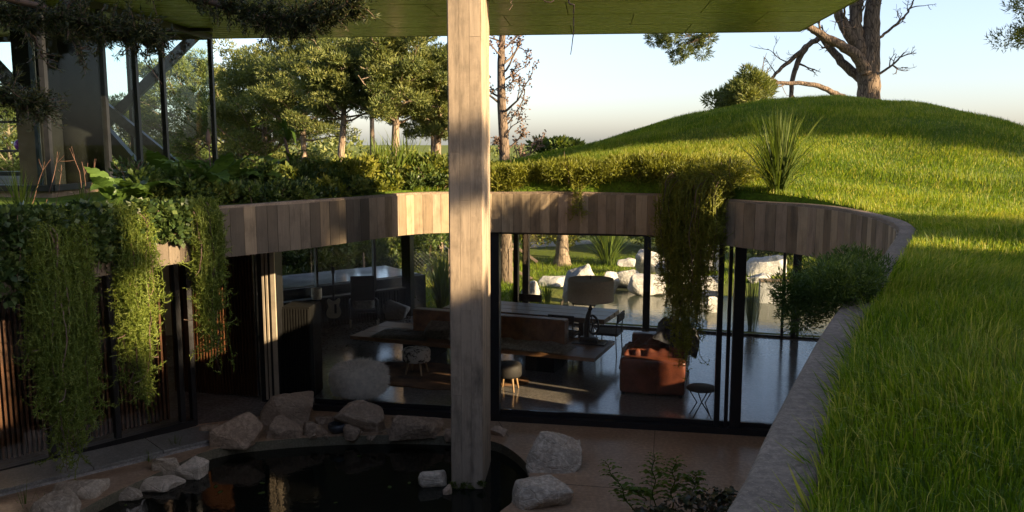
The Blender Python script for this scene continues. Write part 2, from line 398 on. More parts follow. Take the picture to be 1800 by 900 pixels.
def ring_at(s):
    s = s % PERIM; i = int(np.searchsorted(cum, s, side='right') - 1); i = min(i, len(dense)-1)
    f = (s - cum[i])/max(seg[i], 1e-9)
    a, b = dense[i], dense[(i+1) % len(dense)]
    t = (b - a)/max(np.linalg.norm(b - a), 1e-9)
    return a + (b - a)*f, t
NR = 260
ring_s = np.linspace(0, PERIM, NR, endpoint=False)
RP = np.array([ring_at(s)[0] for s in ring_s]); RT = np.array([ring_at(s)[1] for s in ring_s])
ctr = RP.mean(0)
RN = np.stack([RT[:, 1], -RT[:, 0]], 1)              # outward normal (checked below)
if ((RP - ctr)*RN).sum() < 0: RN = -RN
RO = RP + RN*RING_W

parapet = thing('courtyard_parapet', 'curved board marked concrete parapet ringing the sunken courtyard', 'wall')
prof = [(0.0, Z_BOT), (0.0, Z_TOP-0.012), (0.012, Z_TOP), (RING_W-0.012, Z_TOP), (RING_W, Z_TOP-0.012), (RING_W, Z_BOT)]
k = len(prof)
V = np.concatenate([np.column_stack([RP + RN*o, np.full(NR, z) + (0.004*np.sin(ring_s*3.1) if z > 3 else 0)]) for o, z in prof])
F = []
for j in range(k):
    j2 = (j + 1) % k
    for i in range(NR):
        i2 = (i + 1) % NR
        F.append((j*NR+i, j*NR+i2, j2*NR+i2, j2*NR+i))
big('coping', V, np.array(F), M['coping'], parapet)
# boards on the inner face, each one a piece with its own tone
def board_mesh(mat, w, h, t=0.02):
    bm = bmesh.new(); bm_box(bm, (0, 0, 0), (w, t, h), 0, 0.0015)
    me = bpy.data.meshes.new('board'); bm.to_mesh(me); bm.free(); me.materials.append(mat); return me
BW = 0.15
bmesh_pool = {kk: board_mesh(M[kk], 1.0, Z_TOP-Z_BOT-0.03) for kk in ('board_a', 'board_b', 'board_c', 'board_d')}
s = 0.0; i = 0
rb = random.Random(3)
while s < PERIM - 0.1:
    w = BW*rb.uniform(0.8, 1.15)
    p, t = ring_at(s + w/2)
    if p[1] > 4.6:
        n = np.array([t[1], -t[0]])
        if ((p - ctr)*n).sum() < 0: n = -n
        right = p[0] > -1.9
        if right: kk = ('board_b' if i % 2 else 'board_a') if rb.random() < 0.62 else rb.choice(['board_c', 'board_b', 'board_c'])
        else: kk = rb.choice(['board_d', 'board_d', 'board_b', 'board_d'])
        c = p - n*(-0.003 + rb.uniform(0.005, 0.008))
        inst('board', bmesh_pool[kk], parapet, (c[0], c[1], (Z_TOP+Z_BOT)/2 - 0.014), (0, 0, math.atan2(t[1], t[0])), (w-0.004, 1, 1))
    s += w; i += 1

# ================================================================== green roof with its mound
XL, XR, YB = -13.0, 10.7, -7.0
cx_ = np.array([-14, -3, -0.4, 1.2, 2.4, 3.6, 4.8, 6.25, 7.3, 8.35, 9.4, 10.7, 12])
ch_ = np.array([0.0, 0.05, 0.2, 0.56, 0.90, 1.25, 1.50, 1.64, 1.58, 1.32, 0.78, 0.35, 0.1])
def rear_y(x): return 20.4 - 0.06*x - 0.62*np.maximum(0, np.asarray(x) - 5.0)
def edge_x(y): return np.interp(y, [2, 4, 10.6, 14.5], [9.0, 7.2, 7.2, XR])      # unseen roof edge, cut back so low sun reaches the room
def crest_y(x): return 18.4 - 0.55*np.maximum(0, np.asarray(x) - 5.0)
def hill(x, y):
    x = np.asarray(x, float); y = np.asarray(y, float)
    h = sum(np.interp(x + d, cx_, ch_) for d in (-0.7, -0.35, 0, 0.35, 0.7))/5
    yc = crest_y(x); q = np.clip((y - 8.6)/(yc - 8.6), 0, 1); S = 0.35*q + 0.65*(q*q*(3-2*q))
    q2 = np.clip((y - yc)/1.9, 0, 1); S = S*(1 - 0.55*q2*q2)
    und = 0.030*np.sin(x*1.7 + y*0.6)*np.sin(y*1.3 - x*0.4) + 0.02*np.sin(x*3.1 + 1)*np.sin(y*2.7)
    near = np.clip((x - 0.5)*0.05, 0, 0.14)*np.clip((8 - y)/4, 0, 1)      # lawn swells a little beside the near wall
    return Z_TOP - 0.025 + h*S + near + und*np.clip((h*S + near)*5, 0.3, 1)
NRAD = 46
out_pts = []
for i in range(NR):
    p = RO[i]; d = p - ctr; d = d/np.linalg.norm(d)
    tx = 1e9
    if d[0] < -1e-6: tx = (XL - p[0])/d[0]
    elif d[0] > 1e-6:
        for tt_ in np.linspace(0.05, 30, 1500):
            q_x, q_y = p + d*tt_
            if q_x > edge_x(q_y): tx = tt_; break
    ty = 1e9
    if d[1] > 0:
        for tt_ in np.linspace(0.05, 30, 1500):
            q_x, q_y = p + d*tt_
            if q_y > rear_y(q_x): ty = tt_; break
    elif d[1] < 0: ty = (YB - p[1])/d[1]
    out_pts.append(p + d*min(tx, ty))
out_pts = np.array(out_pts)
fr = np.linspace(0, 1, NRAD)**1.25
G = RO[None] + (out_pts - RO)[None]*fr[:, None, None]
GZ = hill(G[..., 0], G[..., 1])
GZ[0] = Z_TOP - 0.03
Vtop = np.concatenate([G.reshape(-1, 2), GZ.reshape(-1, 1)], 1)
ii = np.arange(NR); i2 = (ii + 1) % NR
F = np.concatenate([np.stack([j*NR+ii, j*NR+i2, (j+1)*NR+i2, (j+1)*NR+ii], 1) for j in range(NRAD-1)])
Vsk = np.concatenate([out_pts, np.full((NR, 1), 2.84)], 1)         # skirt down to the ceiling
n0 = len(Vtop)
Fsk = np.stack([(NRAD-1)*NR+ii, (NRAD-1)*NR+i2, n0+i2, n0+ii], 1)
t = NT('lawn_soil'); p = t.pos(); a = t.noise(p, 1.3, 5, 0.65); b = t.noise(p, 26, 4, 0.7)
col = t.ramp(a, [(0.3, (0.05, 0.10, 0.008)), (0.55, (0.10, 0.16, 0.012)), (0.75, (0.15, 0.18, 0.03))])
col = t.mix(t.ramp(b, [(0.35, (0.65,)*3), (0.6, (0, 0, 0))]), col, (0.03, 0.035, 0.01))
M['lawn'] = t.done(t.bsdf(col, 0.95, normal=t.bump(b, 0.8, 0.04), spec=0.1))
lawn = big('roof_lawn', np.concatenate([Vtop, Vsk]), np.concatenate([F, Fsk]), M['lawn'], smooth=True); tag(lawn, kind='structure')
# ceiling under it
fr2 = np.linspace(0, 1, 6)
G2 = RP[None] + (out_pts - RP)[None]*fr2[:, None, None]
Vc = np.concatenate([G2.reshape(-1, 2), np.full((6*NR, 1), Z_BOT+0.006)], 1)
Fc = np.concatenate([np.stack([j*NR+ii, (j+1)*NR+ii, (j+1)*NR+i2, j*NR+i2], 1) for j in range(5)])
tag(big('ceiling', Vc, Fc, M['conc_dark']), kind='structure')

# ================================================================== floors, pond, garden ground
FA, FB, FC, FD, FE = (-8.4, 7.8), (-4.65, 12.05), (-3.05, 12.80), (3.55, 11.62), (8.4, 10.75)
pond_loop = [(-5.0, 8.0), (-4.85, 9.3), (-4.35, 10.4), (-4.05, 11.15), (-3.0, 11.5), (-1.9, 11.62), (-0.9, 11.58), (-0.25, 11.4), (0.05, 10.95),
             (0.26, 10.3), (0.10, 9.5), (-0.25, 8.9), (-0.3, 8.0), (-1.2, 7.2), (-2.8, 6.9), (-4.3, 7.2)]
def soften(L, n=2):
    for _ in range(n):
        q = []
        for i in range(len(L)):
            a, b = L[i], L[(i+1) % len(L)]
            q += [(a[0]*.75+b[0]*.25, a[1]*.75+b[1]*.25), (a[0]*.25+b[0]*.75, a[1]*.25+b[1]*.75)]
        L = q
    return L
pond_s = soften(pond_loop)
tag(poly_fill('patio', [(-8.4, 1.5), (8.4, 1.5), FE, FD, FC, FB, FA], [pond_s], 0.0, M['patio']), kind='structure')
tag(poly_fill('interior_floor', [FA, FB, FC, FD, FE, (8.4, 17.1), (3.0, 18.75), (-2.4, 20.35), (-5.4, 18.0), (-8.4, 18.0)], [], -0.004, M['floor']), kind='structure')
# pond basin
n = len(pond_s); pv = [(x, y, 0.0) for x, y in pond_s] + [(x, y, -0.75) for x, y in pond_s] + [(-2.3, 9.4, -0.75)]
pf = [(i, (i+1) % n, n+(i+1) % n, n+i) for i in range(n)]
me = bpy.data.meshes.new('pond_basin'); me.from_pydata(pv, [], pf + [(n+i, n+(i+1) % n, 2*n) for i in range(n)]); me.materials.append(M['mossy'])
tag(link(bpy.data.objects.new('pond_basin', me)), kind='structure')
tag(poly_fill('pond_water', [(x*1.0, y) for x, y in pond_s], [], -0.13, M['pond']), kind='structure')
# joints scored in the patio
patio = bpy.data.objects['patio']
for a_, b_ in (((0.45, 9.9), (5.5, 8.9)), ((1.15, 7.0), (2.05, 11.8)), ((2.9, 7.0), (3.7, 11.5)), ((-0.05, 11.55), (-0.2, 12.2)), ((-2.2, 11.75), (-2.1, 12.55))):
    beam('joint', (*a_, 0.001), (*b_, 0.001), 0.012, 0.006, M['joint'], patio)
# garden ground, one sheet to the horizon with a hole for the house
t = NT('garden_ground'); p = t.pos(); a = t.noise(p, 0.35, 5, 0.6); b = t.noise(p, 9, 5, 0.7)
col = t.ramp(a, [(0.32, (0.07, 0.105, 0.015)), (0.5, (0.12, 0.15, 0.022)), (0.7, (0.19, 0.18, 0.045))])
col = t.mix(t.ramp(b, [(0.38, (0.5,)*3), (0.6, (0, 0, 0))]), col, (0.05, 0.06, 0.015))
M['ground'] = t.done(t.bsdf(col, 0.95, normal=t.bump(b, 0.7, 0.06), spec=0.1))
tag(poly_fill('garden_ground', [(-700, -300), (700, -300), (700, 1200), (-700, 1200)], [[(-8.2, 1.7), (8.2, 1.7), (8.2, 16.9), (3.0, 18.5), (-2.4, 20.1), (-5.2, 17.8), (-8.2, 17.8)]], -0.03, M['ground']), kind='structure')
M['sand'] = m_concrete('sandy_path', (0.40, 0.33, 0.25), (0.55, 0.47, 0.37), 0.95, 0.8, 0.3)
tag(poly_fill('path', soften([(-30, 31.5), (-12, 30.8), (-6, 31.2), (-1.0, 32.5), (4, 35), (4.5, 36.5), (-2, 34.2), (-8, 33.0), (-14, 33.2), (-30, 34.5)], 2), [], -0.024, M['sand']), kind='structure')
gp = soften([(1.3, 19.6), (3.2, 18.95), (8.6, 17.3), (9.6, 19.5), (8.8, 22.4), (6.0, 22.2), (4.2, 24.6), (2.2, 24.2), (1.2, 22.2)], 2)
tag(poly_fill('garden_pond', gp, [], -0.022, M['gpond']), kind='structure')
# closing walls inside the house, plaster made pale to bounce light into the room
for nm, a_, b_ in (('wall_left', (-8.3, 8.2), (-8.3, 17.9)), ('wall_back_left', (-8.3, 17.9), (-5.35, 17.9))):
    o = beam(nm, (*a_, 1.41), (*b_, 1.41), 0.12, 2.80, M['plaster']); tag(o, kind='structure')
# earth beside the courtyard on the right, behind and left of it (fills below the lawn)
for nm, pts_ in (('courtyard_wall_right', [(7.1, 8.9), (6.2, 7.2), (4.6, 5.8), (2.7, 4.6), (1.6, 2.4), (0.6, 0.9)]), ('courtyard_wall_left', [(-7.0, 8.2), (-5.8, 6.0), (-5.2, 3.6), (-3.6, 1.4), (-1.2, 0.2), (0.6, 0.9)])):
    vv = []; ff = []
    for i, q in enumerate(pts_): vv += [(q[0], q[1], -0.1), (q[0], q[1], Z_BOT+0.003)]
    for i in range(len(pts_)-1): ff.append((2*i, 2*i+2, 2*i+3, 2*i+1))
    me = bpy.data.meshes.new(nm); me.from_pydata(vv, [], ff); me.materials.append(M['conc_dark'])
    tag(link(bpy.data.objects.new(nm, me)), kind='structure')

# unseen wall added on the sunny side, openings shaped to cast sun patches inside
sw = thing('added_slot_wall', 'unseen end wall added with narrow openings that let sun into the room', 'wall')
slots = [(9.5, 10.25, 2.0, 2.79), (10.45, 10.62, 1.9, 2.7), (10.75, 11.1, 1.7, 2.6), (12.0, 12.35, 1.75, 2.5)]
y_ = 8.9
for (y0, y1, z0, z1) in slots + [(17.3, 17.3, 0, 0)]:
    box('pier', (7.1, (y_+y0)/2, 1.405), (0.16, y0-y_, 2.82), M['plaster'], sw)
    if y1 > y0:
        box('sill', (7.1, (y0+y1)/2, z0/2), (0.15, y1-y0, z0), M['plaster'], sw); box('lintel', (7.1, (y0+y1)/2, (z1+2.815)/2), (0.15, y1-y0, 2.815-z1), M['plaster'], sw)
    y_ = y1
# ================================================================== slate ledge along the left façade
ledge = thing('slate_ledge', 'low slate paved ledge between the dark doors and the pond', 'ledge')
la, lb = at_z(0, 838, 0.02), at_z(372, 752, 0.02)
ld = (lb - la).normalized(); ln_ = Vector((ld.y, -ld.x, 0))
la = la - ld*2.2
L_ = (lb - la).length; W_ = 0.62
rz = math.atan2(ld.y, ld.x)
box('kerb', la + ld*(L_/2) + ln_*(W_/2) + Vector((0, 0, -0.12)), (L_, W_, 0.30), M['conc_grey'], ledge, rz)
x = 0.0; rr = random.Random(5)
while x < L_ - 0.3:
    w = min(rr.uniform(0.85, 1.1), L_ - x)
    box('paving_slab', la + ld*(x + w/2) + ln_*(W_/2 + 0.02) + Vector((0, 0, 0.05)), (w-0.012, W_+0.03, 0.04+rr.uniform(0, 0.006)), M['slate'], ledge, rz, 0.004)
    x += w

# ================================================================== the tall pier
RZB = R(-4.5)                                      # the upper building is turned a little
bx_, by_ = Vector((math.cos(RZB), math.sin(RZB), 0)), Vector((-math.sin(RZB), math.cos(RZB), 0))
pier_c = Vector((-0.735, 10.07, 0)) + bx_*0.185 + by_*0.46
pier = thing('concrete_pier', 'tall board marked concrete pier rising from the pond to the roof slab', 'column', pier_c, RZB)
PW, PD, PZ0, PZ1 = 0.37, 0.92, -0.72, 6.1
box('core', (0, 0, (PZ0+PZ1)/2), (PW, PD, PZ1-PZ0), M['joint'], pier)
rb = random.Random(11)
def pier_board(x, y, z0, z1, w, along_x):
    c = (x, y, (z0+z1)/2)
    sz = (w-0.0025, 0.012, z1-z0-0.003) if along_x else (0.012, w-0.0025, z1-z0-0.003)
    box('board', c, sz, M['pillar'], pier, 0, 0.0012)
cuts = [[-0.72, 1.05, 3.98, 6.1], [-0.72, 2.1, 3.42, 6.1], [-0.72, 0.95, 2.35, 5.3, 6.1]]
for i in range(3):
    for z0, z1 in zip(cuts[i][:-1], cuts[i][1:]):
        pier_board(-PW/2 + PW*(i+0.5)/3, -PD/2 - 0.003 - rb.uniform(0, 0.004), z0, z1, PW/3, True)
for i in range(7):
    zc = [PZ0] + sorted(rb.uniform(0.4, 5.6) for _ in range(2)) + [PZ1]
    for z0, z1 in zip(zc[:-1], zc[1:]):
        pier_board(PW/2 + 0.003 + rb.uniform(0, 0.004), -PD/2 + PD*(i+0.5)/7, z0, z1, PD/7, False)
        pier_board(-PW/2 - 0.003 - rb.uniform(0, 0.004), -PD/2 + PD*(i+0.5)/7, z0, z1, PD/7, False)

# ================================================================== roof slab over the upper pavilion
slab = thing('roof_slab', 'flat roof slab with panelled soffit carried over courtyard and glass pavilion', 'roof')
Z_S = 6.10
fr_c = Vector((5.2, 15.85, 0))                      # far right corner
DEPTH, WIDTH = 6.15, 17.5
sl_dir = (Vector((-5.7, 16.9, 0)) - fr_c).normalized(); sl_in = Vector((-sl_dir.y, sl_dir.x, 0))
if sl_in.y > 0: sl_in = -sl_in
rzs = math.atan2(sl_dir.y, sl_dir.x)
c_ = fr_c + sl_dir*(WIDTH/2) + sl_in*(DEPTH/2)
box('deck', c_ + Vector((0, 0, Z_S+0.22)), (WIDTH, DEPTH, 0.40), M['conc_grey'], slab, rzs)
t = NT('soffit_panel'); v = t.coord((0.22, 1, 1)); a = t.noise(v, 9, 6, 0.7, 0.8); b = t.noise(t.coord((0.5, 1, 1)), 1.4, 4)
r_ = t.objrand()
wv = t.new('TexWave'); wv.bands_direction = 'Y'; wv.inputs['Scale'].default_value = 4.0; wv.inputs['Distortion'].default_value = 0.4; t.ln(t.coord(), wv.inputs['Vector']); ribs = wv.outputs['Fac']
col = t.ramp(a, [(0.3, (0.34, 0.38, 0.14)), (0.7, (0.58, 0.60, 0.26))])  # olive paint tone, with green bounce from the lawn put into it
col = t.mix(t.math('MULTIPLY', r_, 0.35), col, (0.32, 0.35, 0.14))
M['soffit'] = t.done(t.bsdf(col, t.ramp(a, [(0.3, (0.16,)*3), (0.7, (0.34,)*3)]), 0.0, t.bump(t.math('ADD', a, t.math('MULTIPLY', ribs, 0.5)), 0.35, 0.012), 0.8))
nrow = 5; ph = DEPTH/nrow; pw = 2.05
for r0 in range(nrow):
    x = -((r0 % 2)*pw/2) + 0.0
    while x < WIDTH:
        x0, x1 = max(x, 0.0), min(x+pw, WIDTH)
        if x1 - x0 > 0.1:
            c = fr_c + sl_dir*((x0+x1)/2) + sl_in*(ph*(r0+0.5)) + Vector((0, 0, Z_S))
            box('soffit_panel', c, (x1-x0-0.012, ph-0.03, 0.03), M['soffit'], slab, rzs, 0.002)
        x += pw
e0 = fr_c + Vector((0, 0, Z_S+0.21))
M['fascia'] = m_plain('fascia_metal', (0.18, 0.185, 0.16), 0.4, 0.2, 0.2, 4, 0.1)
beam('fascia', e0 - sl_in*0.012 - sl_dir*0.02, e0 - sl_in*0.012 + sl_dir*WIDTH, 0.022, 0.46, M['fascia'], slab)
beam('fascia', e0 - sl_dir*0.012, e0 - sl_dir*0.012 + sl_in*(DEPTH+0.02), 0.022, 0.46, M['fascia'], slab)
e1 = e0 + sl_in*(DEPTH+0.012)
beam('fascia', e1, e1 + sl_dir*WIDTH, 0.022, 0.46, M['fascia'], slab)

# ================================================================== glass pavilion on the roof
pav = thing('glass_pavilion', 'steel framed glass pavilion with diagonal braces under the roof slab', 'pavilion')
P2 = Vector((-5.6, 16.2, 0)); P1 = Vector((-6.05, 11.23, 0))
sd = (P1 - P2).normalized(); fd = Vector((sd.y, -sd.x, 0))
if fd.x > 0: fd = -fd
P0 = P1 + fd*6.5; P3 = P2 + fd*6.5
ZF = 3.46
bm = bmesh.new()
q = [P0, P1, P2, P3]
vb = [bm.verts.new((p.x, p.y, 3.30)) for p in q]; vt = [bm.verts.new((p.x, p.y, ZF)) for p in q]
bm.faces.new(vt); bm.faces.new(vb[::-1])
for i in range(4): bm.faces.new((vb[i], vb[(i+1) % 4], vt[(i+1) % 4], vt[i]))
bmesh.ops.recalc_face_normals(bm, faces=bm.faces)
from_bm('floor_plate', bm, M['board_c'], pav)
up = Vector((0, 0, 1))
def mull(p, w, name='mullion', mat='black'):
    beam(name, p + up*ZF, p + up*(Z_S-0.02), w, w, M[mat], pav, Vector(fd))
side_L = [0.0, 1.86, 2.72, 3.61, 4.99]
for Lx in side_L: mull(P2 + sd*Lx, 0.075 if Lx < 4.9 else 0.07)
mull(P1 + fd*0.22 - sd*0.12, 0.05, mat='steel')
for fx in (1.6, 3.2, 4.8, 6.4):
    mull(P1 + fd*fx, 0.06); mull(P2 + fd*fx, 0.06)
for a_, b_ in ((P1, P2), (P1, P0), (P2, P3)):
    beam('base_rail', a_ + up*(ZF+0.04), b_ + up*(ZF+0.04), 0.09, 0.08, M['black'], pav)
    beam('head_rail', a_ + up*(Z_S-0.07), b_ + up*(Z_S-0.07), 0.07, 0.10, M['black'], pav)
def pane(a_, b_, z0, z1, mat, parent, th=0.012):
    d = (b_ - a_); c = (a_ + b_)/2
    o = box('glass_pane', (c.x, c.y, (z0+z1)/2), (d.length-0.02, th, z1-z0), mat, parent, math.atan2(d.y, d.x))
    return o
for u0, u1 in zip(side_L[:-1], side_L[1:]): pane(P2 + sd*u0, P2 + sd*u1, ZF+0.07, Z_S-0.1, M['glass_up'], pav)
fxs = [0, 1.6, 3.2, 4.8, 6.4]
for u0, u1 in zip(fxs[:-1], fxs[1:]):
    pane(P1 + fd*u0, P1 + fd*u1, ZF+0.07, Z_S-0.1, M['glass_up'], pav); pane(P2 + fd*u0, P2 + fd*u1, ZF+0.07, Z_S-0.1, M['glass_up'], pav)
yb = 16.0
beam('brace', at_y(350, 56, yb), at_y(128, 275, yb), 0.13, 0.17, M['steel'], pav)
beam('brace', at_y(150, 160, yb-0.2), at_y(312, 292, yb-0.2), 0.13, 0.17, M['steel'], pav)
beam('brace', at_y(118, 160, yb-2.2), at_y(262, 322, yb-2.2), 0.16, 0.22, M['black'], pav)
beam('brace', at_y(-60, 60, yb-1.0), at_y(62, 190, yb-1.0), 0.16, 0.20, M['black'], pav)
beam('tie_beam', at_y(170, 52, yb-0.6), at_y(372, 48, yb-0.6), 0.12, 0.14, M['black'], pav)
# dark core walls of the pavilion
cA, cB = at_y(40, 300, 12.6), at_y(86, 300, 12.6)
box('core_wall', ((cA.x+cB.x)/2, 12.8, (ZF+Z_S)/2), (cB.x-cA.x, 0.5, Z_S-ZF-0.02), M['black_panel'], pav, RZB)
cA, cB = at_y(96, 300, 13.6), at_y(182, 300, 13.6)
lathe('core_column', [(0.0, ZF), (0.37, ZF), (0.37, Z_S-0.02), (0, Z_S-0.02)], M['black_panel'], pav, 28, ((cA.x+cB.x)/2 + 0.05, 13.6, 0))
for py_ in (215, 266, 322):
    a_, b_ = at_y(-40, py_, 15.6), at_y(60, py_-1, 15.6)
    beam('shelf', a_, b_, 0.3, 0.04, M['steel'], pav)
ball_c = at_y(37, 258, 15.6)
M['purple'] = m_plain('purple_plastic', (0.30, 0.06, 0.42), 0.35, 0, 0.1, 6, 0.02)
bm = bmesh.new(); bmesh.ops.create_uvsphere(bm, u_segments=20, v_segments=14, radius=0.115)
bmesh.ops.scale(bm, vec=(1, 1, 0.93), verts=bm.verts)
ball = from_bm('exercise_ball', bm, M['purple'], None, True, (ball_c.x, ball_c.y, ball_c.z+0.03)); tag(ball, 'small purple ball on a shelf inside the glass pavilion', 'ball')
# ================================================================== lower glazing
def facade(name, label, pts, posts, mat=M['glass'], base=0.12, sill=0.0, group=None):
    """pts: polyline; posts: list of (segment index, fraction, width, depth)"""
    f = thing(name, label, 'glass wall', group=group)
    for a_, b_ in zip(pts[:-1], pts[1:]):
        a_, b_ = Vector((*a_, 0)), Vector((*b_, 0))
        d = (b_ - a_).normalized(); nn = Vector((-d.y, d.x, 0))
        if base > 0.1:
            beam('base_rail', a_ + up*0.045, b_ + up*0.045, 0.16, 0.09, M['black'], f)
            beam('base_rail', a_ + up*0.13 + nn*0.03, b_ + up*0.13 + nn*0.03, 0.05, 0.07, M['black'], f)
        elif sill == 0:
            beam('base_rail', a_ + up*0.02, b_ + up*0.02, 0.06, 0.04, M['black'], f)
        beam('head_rail', a_ + up*(Z_BOT-0.017), b_ + up*(Z_BOT-0.017), 0.08, 0.03, M['black'], f)
    for i, (a_, b_) in enumerate(zip(pts[:-1], pts[1:])):
        a_, b_ = Vector((*a_, 0)), Vector((*b_, 0)); d = b_ - a_; rz = math.atan2(d.y, d.x)
        fs = [0.0]
        for (si, fr_, w, dp) in posts:
            if si != i: continue
            c = a_ + d*fr_
            box('mullion', (c.x, c.y, sill + (Z_BOT-sill)/2), (w, dp, Z_BOT-sill), M['black'], f, rz)
            fs.append(fr_)
        fs.append(1.0); fs = sorted(set(fs))
        for u0, u1 in zip(fs[:-1], fs[1:]):
            if (u1-u0)*d.length < 0.12: continue
            pane(a_ + d*u0, a_ + d*u1, sill if sill else (0.165 if base > 0.1 else 0.04), Z_BOT-0.034, mat, f)
    return f
def frac(a_, b_, px):
    """fraction along a->b where the column of pixels px meets it"""
    u = (px-900)/FPX; best = 0; bd = 9
    for k in range(1001):
        q = k/1000; x = a_[0]+(b_[0]-a_[0])*q; y = a_[1]+(b_[1]-a_[1])*q
        e = abs(x/(y*1.0) - u*1.0)
        if e < bd: bd, best = e, q
    return best
fr_pts = [FC, FD, (8.2, 10.79)]
facade('front_glazing', 'black framed sliding glass front of the living room facing the pond', fr_pts,
       [(0, frac(FC, FD, 870), 0.14, 0.16), (0, frac(FC, FD, 1272), 0.075, 0.10), (0, frac(FC, FD, 1289), 0.05, 0.08), (0, frac(FC, FD, 1308)-0.003, 0.15, 0.12), (1, 0.4, 0.08, 0.1)])
RA, RB, RC, RD = (-5.1, 17.9), (-2.5, 20.1), (3.0, 18.5), (8.2, 16.95)
facade('rear_glazing', 'black framed rear glass wall facing the boulder pond', [RB, RC, RD],
       [(0, 0.004, 0.22, 0.24), (0, frac(RB, RC, 908), 0.10, 0.14), (0, frac(RB, RC, 925), 0.14, 0.14), (0, frac(RB, RC, 1137), 0.075, 0.1), (0, frac(RB, RC, 1154), 0.075, 0.1),
        (1, frac(RC, RD, 1270), 0.07, 0.1), (1, frac(RC, RD, 1384), 0.06, 0.1), (1, frac(RC, RD, 1407), 0.17, 0.14)], base=0.04)
facade('rear_corner_glazing', 'black framed corner window above the fluted dark low wall', [RA, RB],
       [(0, frac(RA, RB, 552), 0.05, 0.08), (0, frac(RA, RB, 655), 0.06, 0.08), (0, 0.01, 0.25, 0.2)], sill=0.66)
# fluted low wall under the corner window
lw = thing('fluted_low_wall', 'dark fluted low wall under the corner window', 'wall')
a_, b_ = Vector((*RA, 0)), Vector((*RB, 0)); d = (b_-a_).normalized(); nn = Vector((d.y, -d.x, 0)); L_ = (b_-a_).length
beam('body', a_ + up*0.33, b_ - d*0.1 + up*0.33, 0.14, 0.66, M['black_panel'], lw)
beam('cap', a_ + up*0.675, b_ - d*0.1 + up*0.675, 0.2, 0.03, M['black'], lw)
bm = bmesh.new(); bm_box(bm, (0, 0, 0), (0.05, 0.03, 0.62), 0, 0.008); me = bpy.data.meshes.new('flute'); bm.to_mesh(me); bm.free(); me.materials.append(M['black_panel'])
x = 0.1
while x < L_-0.3:
    c = a_ + d*x + nn*0.075; inst('flute', me, lw, (c.x, c.y, 0.33), (0, 0, math.atan2(d.y, d.x))); x += 0.075
# fluted dark cabinet just inside the front glass
cb = thing('fluted_cabinet', 'tall black fluted cabinet beside the recess column', 'cabinet', (-3.42, 13.62, 0), R(-6))
box('carcass', (0, 0, 0.75), (0.46, 0.55, 1.5), M['black_panel'], cb, 0, 0.006)
bm = bmesh.new(); bm_box(bm, (0, 0, 0), (0.032, 0.024, 1.44), 0, 0.006); me = bpy.data.meshes.new('flute'); bm.to_mesh(me); bm.free(); me.materials.append(M['black_panel'])
for k in range(10): inst('flute', me, cb, (-0.205+k*0.0455, -0.28, 0.75))

# left dark façade: sliding doors of dark glass in front of timber slats
lf = thing('left_glazing', 'dark glazed doors on the shaded left side of the courtyard', 'glass wall')
a_, b_ = Vector((*FA, 0)), Vector((*FB, 0)); d = (b_-a_).normalized(); nn = Vector((-d.y, d.x, 0)); L_ = (b_-a_).length; rz = math.atan2(d.y, d.x)
beam('base_rail', a_ + up*0.05, b_ + up*0.05, 0.14, 0.10, M['black'], lf)
beam('head_rail', a_ + up*(Z_BOT-0.06), b_ + up*(Z_BOT-0.06), 0.12, 0.12, M['black'], lf)
prev = 0.0
for px in (-120, 60, 181, 300, 348):
    q = frac((a_.x, a_.y), (b_.x, b_.y), px); c = a_ + d*(L_*q)
    box('mullion', (c.x, c.y, Z_BOT/2), (0.07, 0.09, Z_BOT), M['black'], lf, rz)
    if L_*(q-prev) > 0.2: pane(a_ + d*L_*prev, a_ + d*L_*q, 0.1, Z_BOT-0.12, M['glass'], lf)
    prev = q
def slat_wall(name, label, p, q, step=0.062, w=0.032, dep=0.045, h=Z_BOT-0.02):
    s_ = thing(name, label, 'slat wall')
    p, q = Vector((*p, 0)), Vector((*q, 0)); d = (q-p).normalized(); L = (q-p).length; rz = math.atan2(d.y, d.x); nn = Vector((d.y, -d.x, 0))
    beam('backing', p + up*(h/2+0.01) - nn*0.03, q + up*(h/2+0.01) - nn*0.03, 0.04, h, M['black_panel'], s_)
    bm = bmesh.new(); bm_box(bm, (0, 0, 0), (w, dep, h), 0, 0.004); me = bpy.data.meshes.new('slat'); bm.to_mesh(me); bm.free(); me.materials.append(M['dark_wood'])
    x = step/2
    while x < L:
        c = p + d*x + nn*0.018; inst('slat', me, s_, (c.x, c.y, h/2+0.005), (0, 0, rz)); x += step
    return s_
slat_wall('slat_wall', 'long dark timber slat wall behind the left doors', (a_ + nn*0.55).xy, (b_ + nn*0.55 - d*0.1).xy)
slat_wall('slat_wall', 'short timber slat wall at the back of the recess, catching the sun', (-5.6, 13.80), (-4.12, 13.45), 0.055, 0.026)
# column in the recess with a lighter front
rc = thing('recess_column', 'slender steel clad column beside the recess with a pale edge strip', 'column')
M['champagne'] = m_plain('champagne_metal', (0.45, 0.38, 0.29), 0.4, 0.3, 0.15, 5, 0.05)
ca, cbm = at_z(464, 705, 0), at_z(497, 703, 0)
box('shaft', ((ca.x+cbm.x)/2, 13.3, Z_BOT/2), (cbm.x-ca.x, 0.30, Z_BOT), M['black'], rc, R(-10))
for k_, (o_, w_) in enumerate(((-0.06, 0.03), (0.0, 0.03), (0.10, 0.07))):
    box('strip', ((ca.x+cbm.x)/2 + o_, 13.125 - o_*0.17, Z_BOT/2+0.02), (w_, 0.03, Z_BOT-0.06), M['champagne'], rc, R(-10))

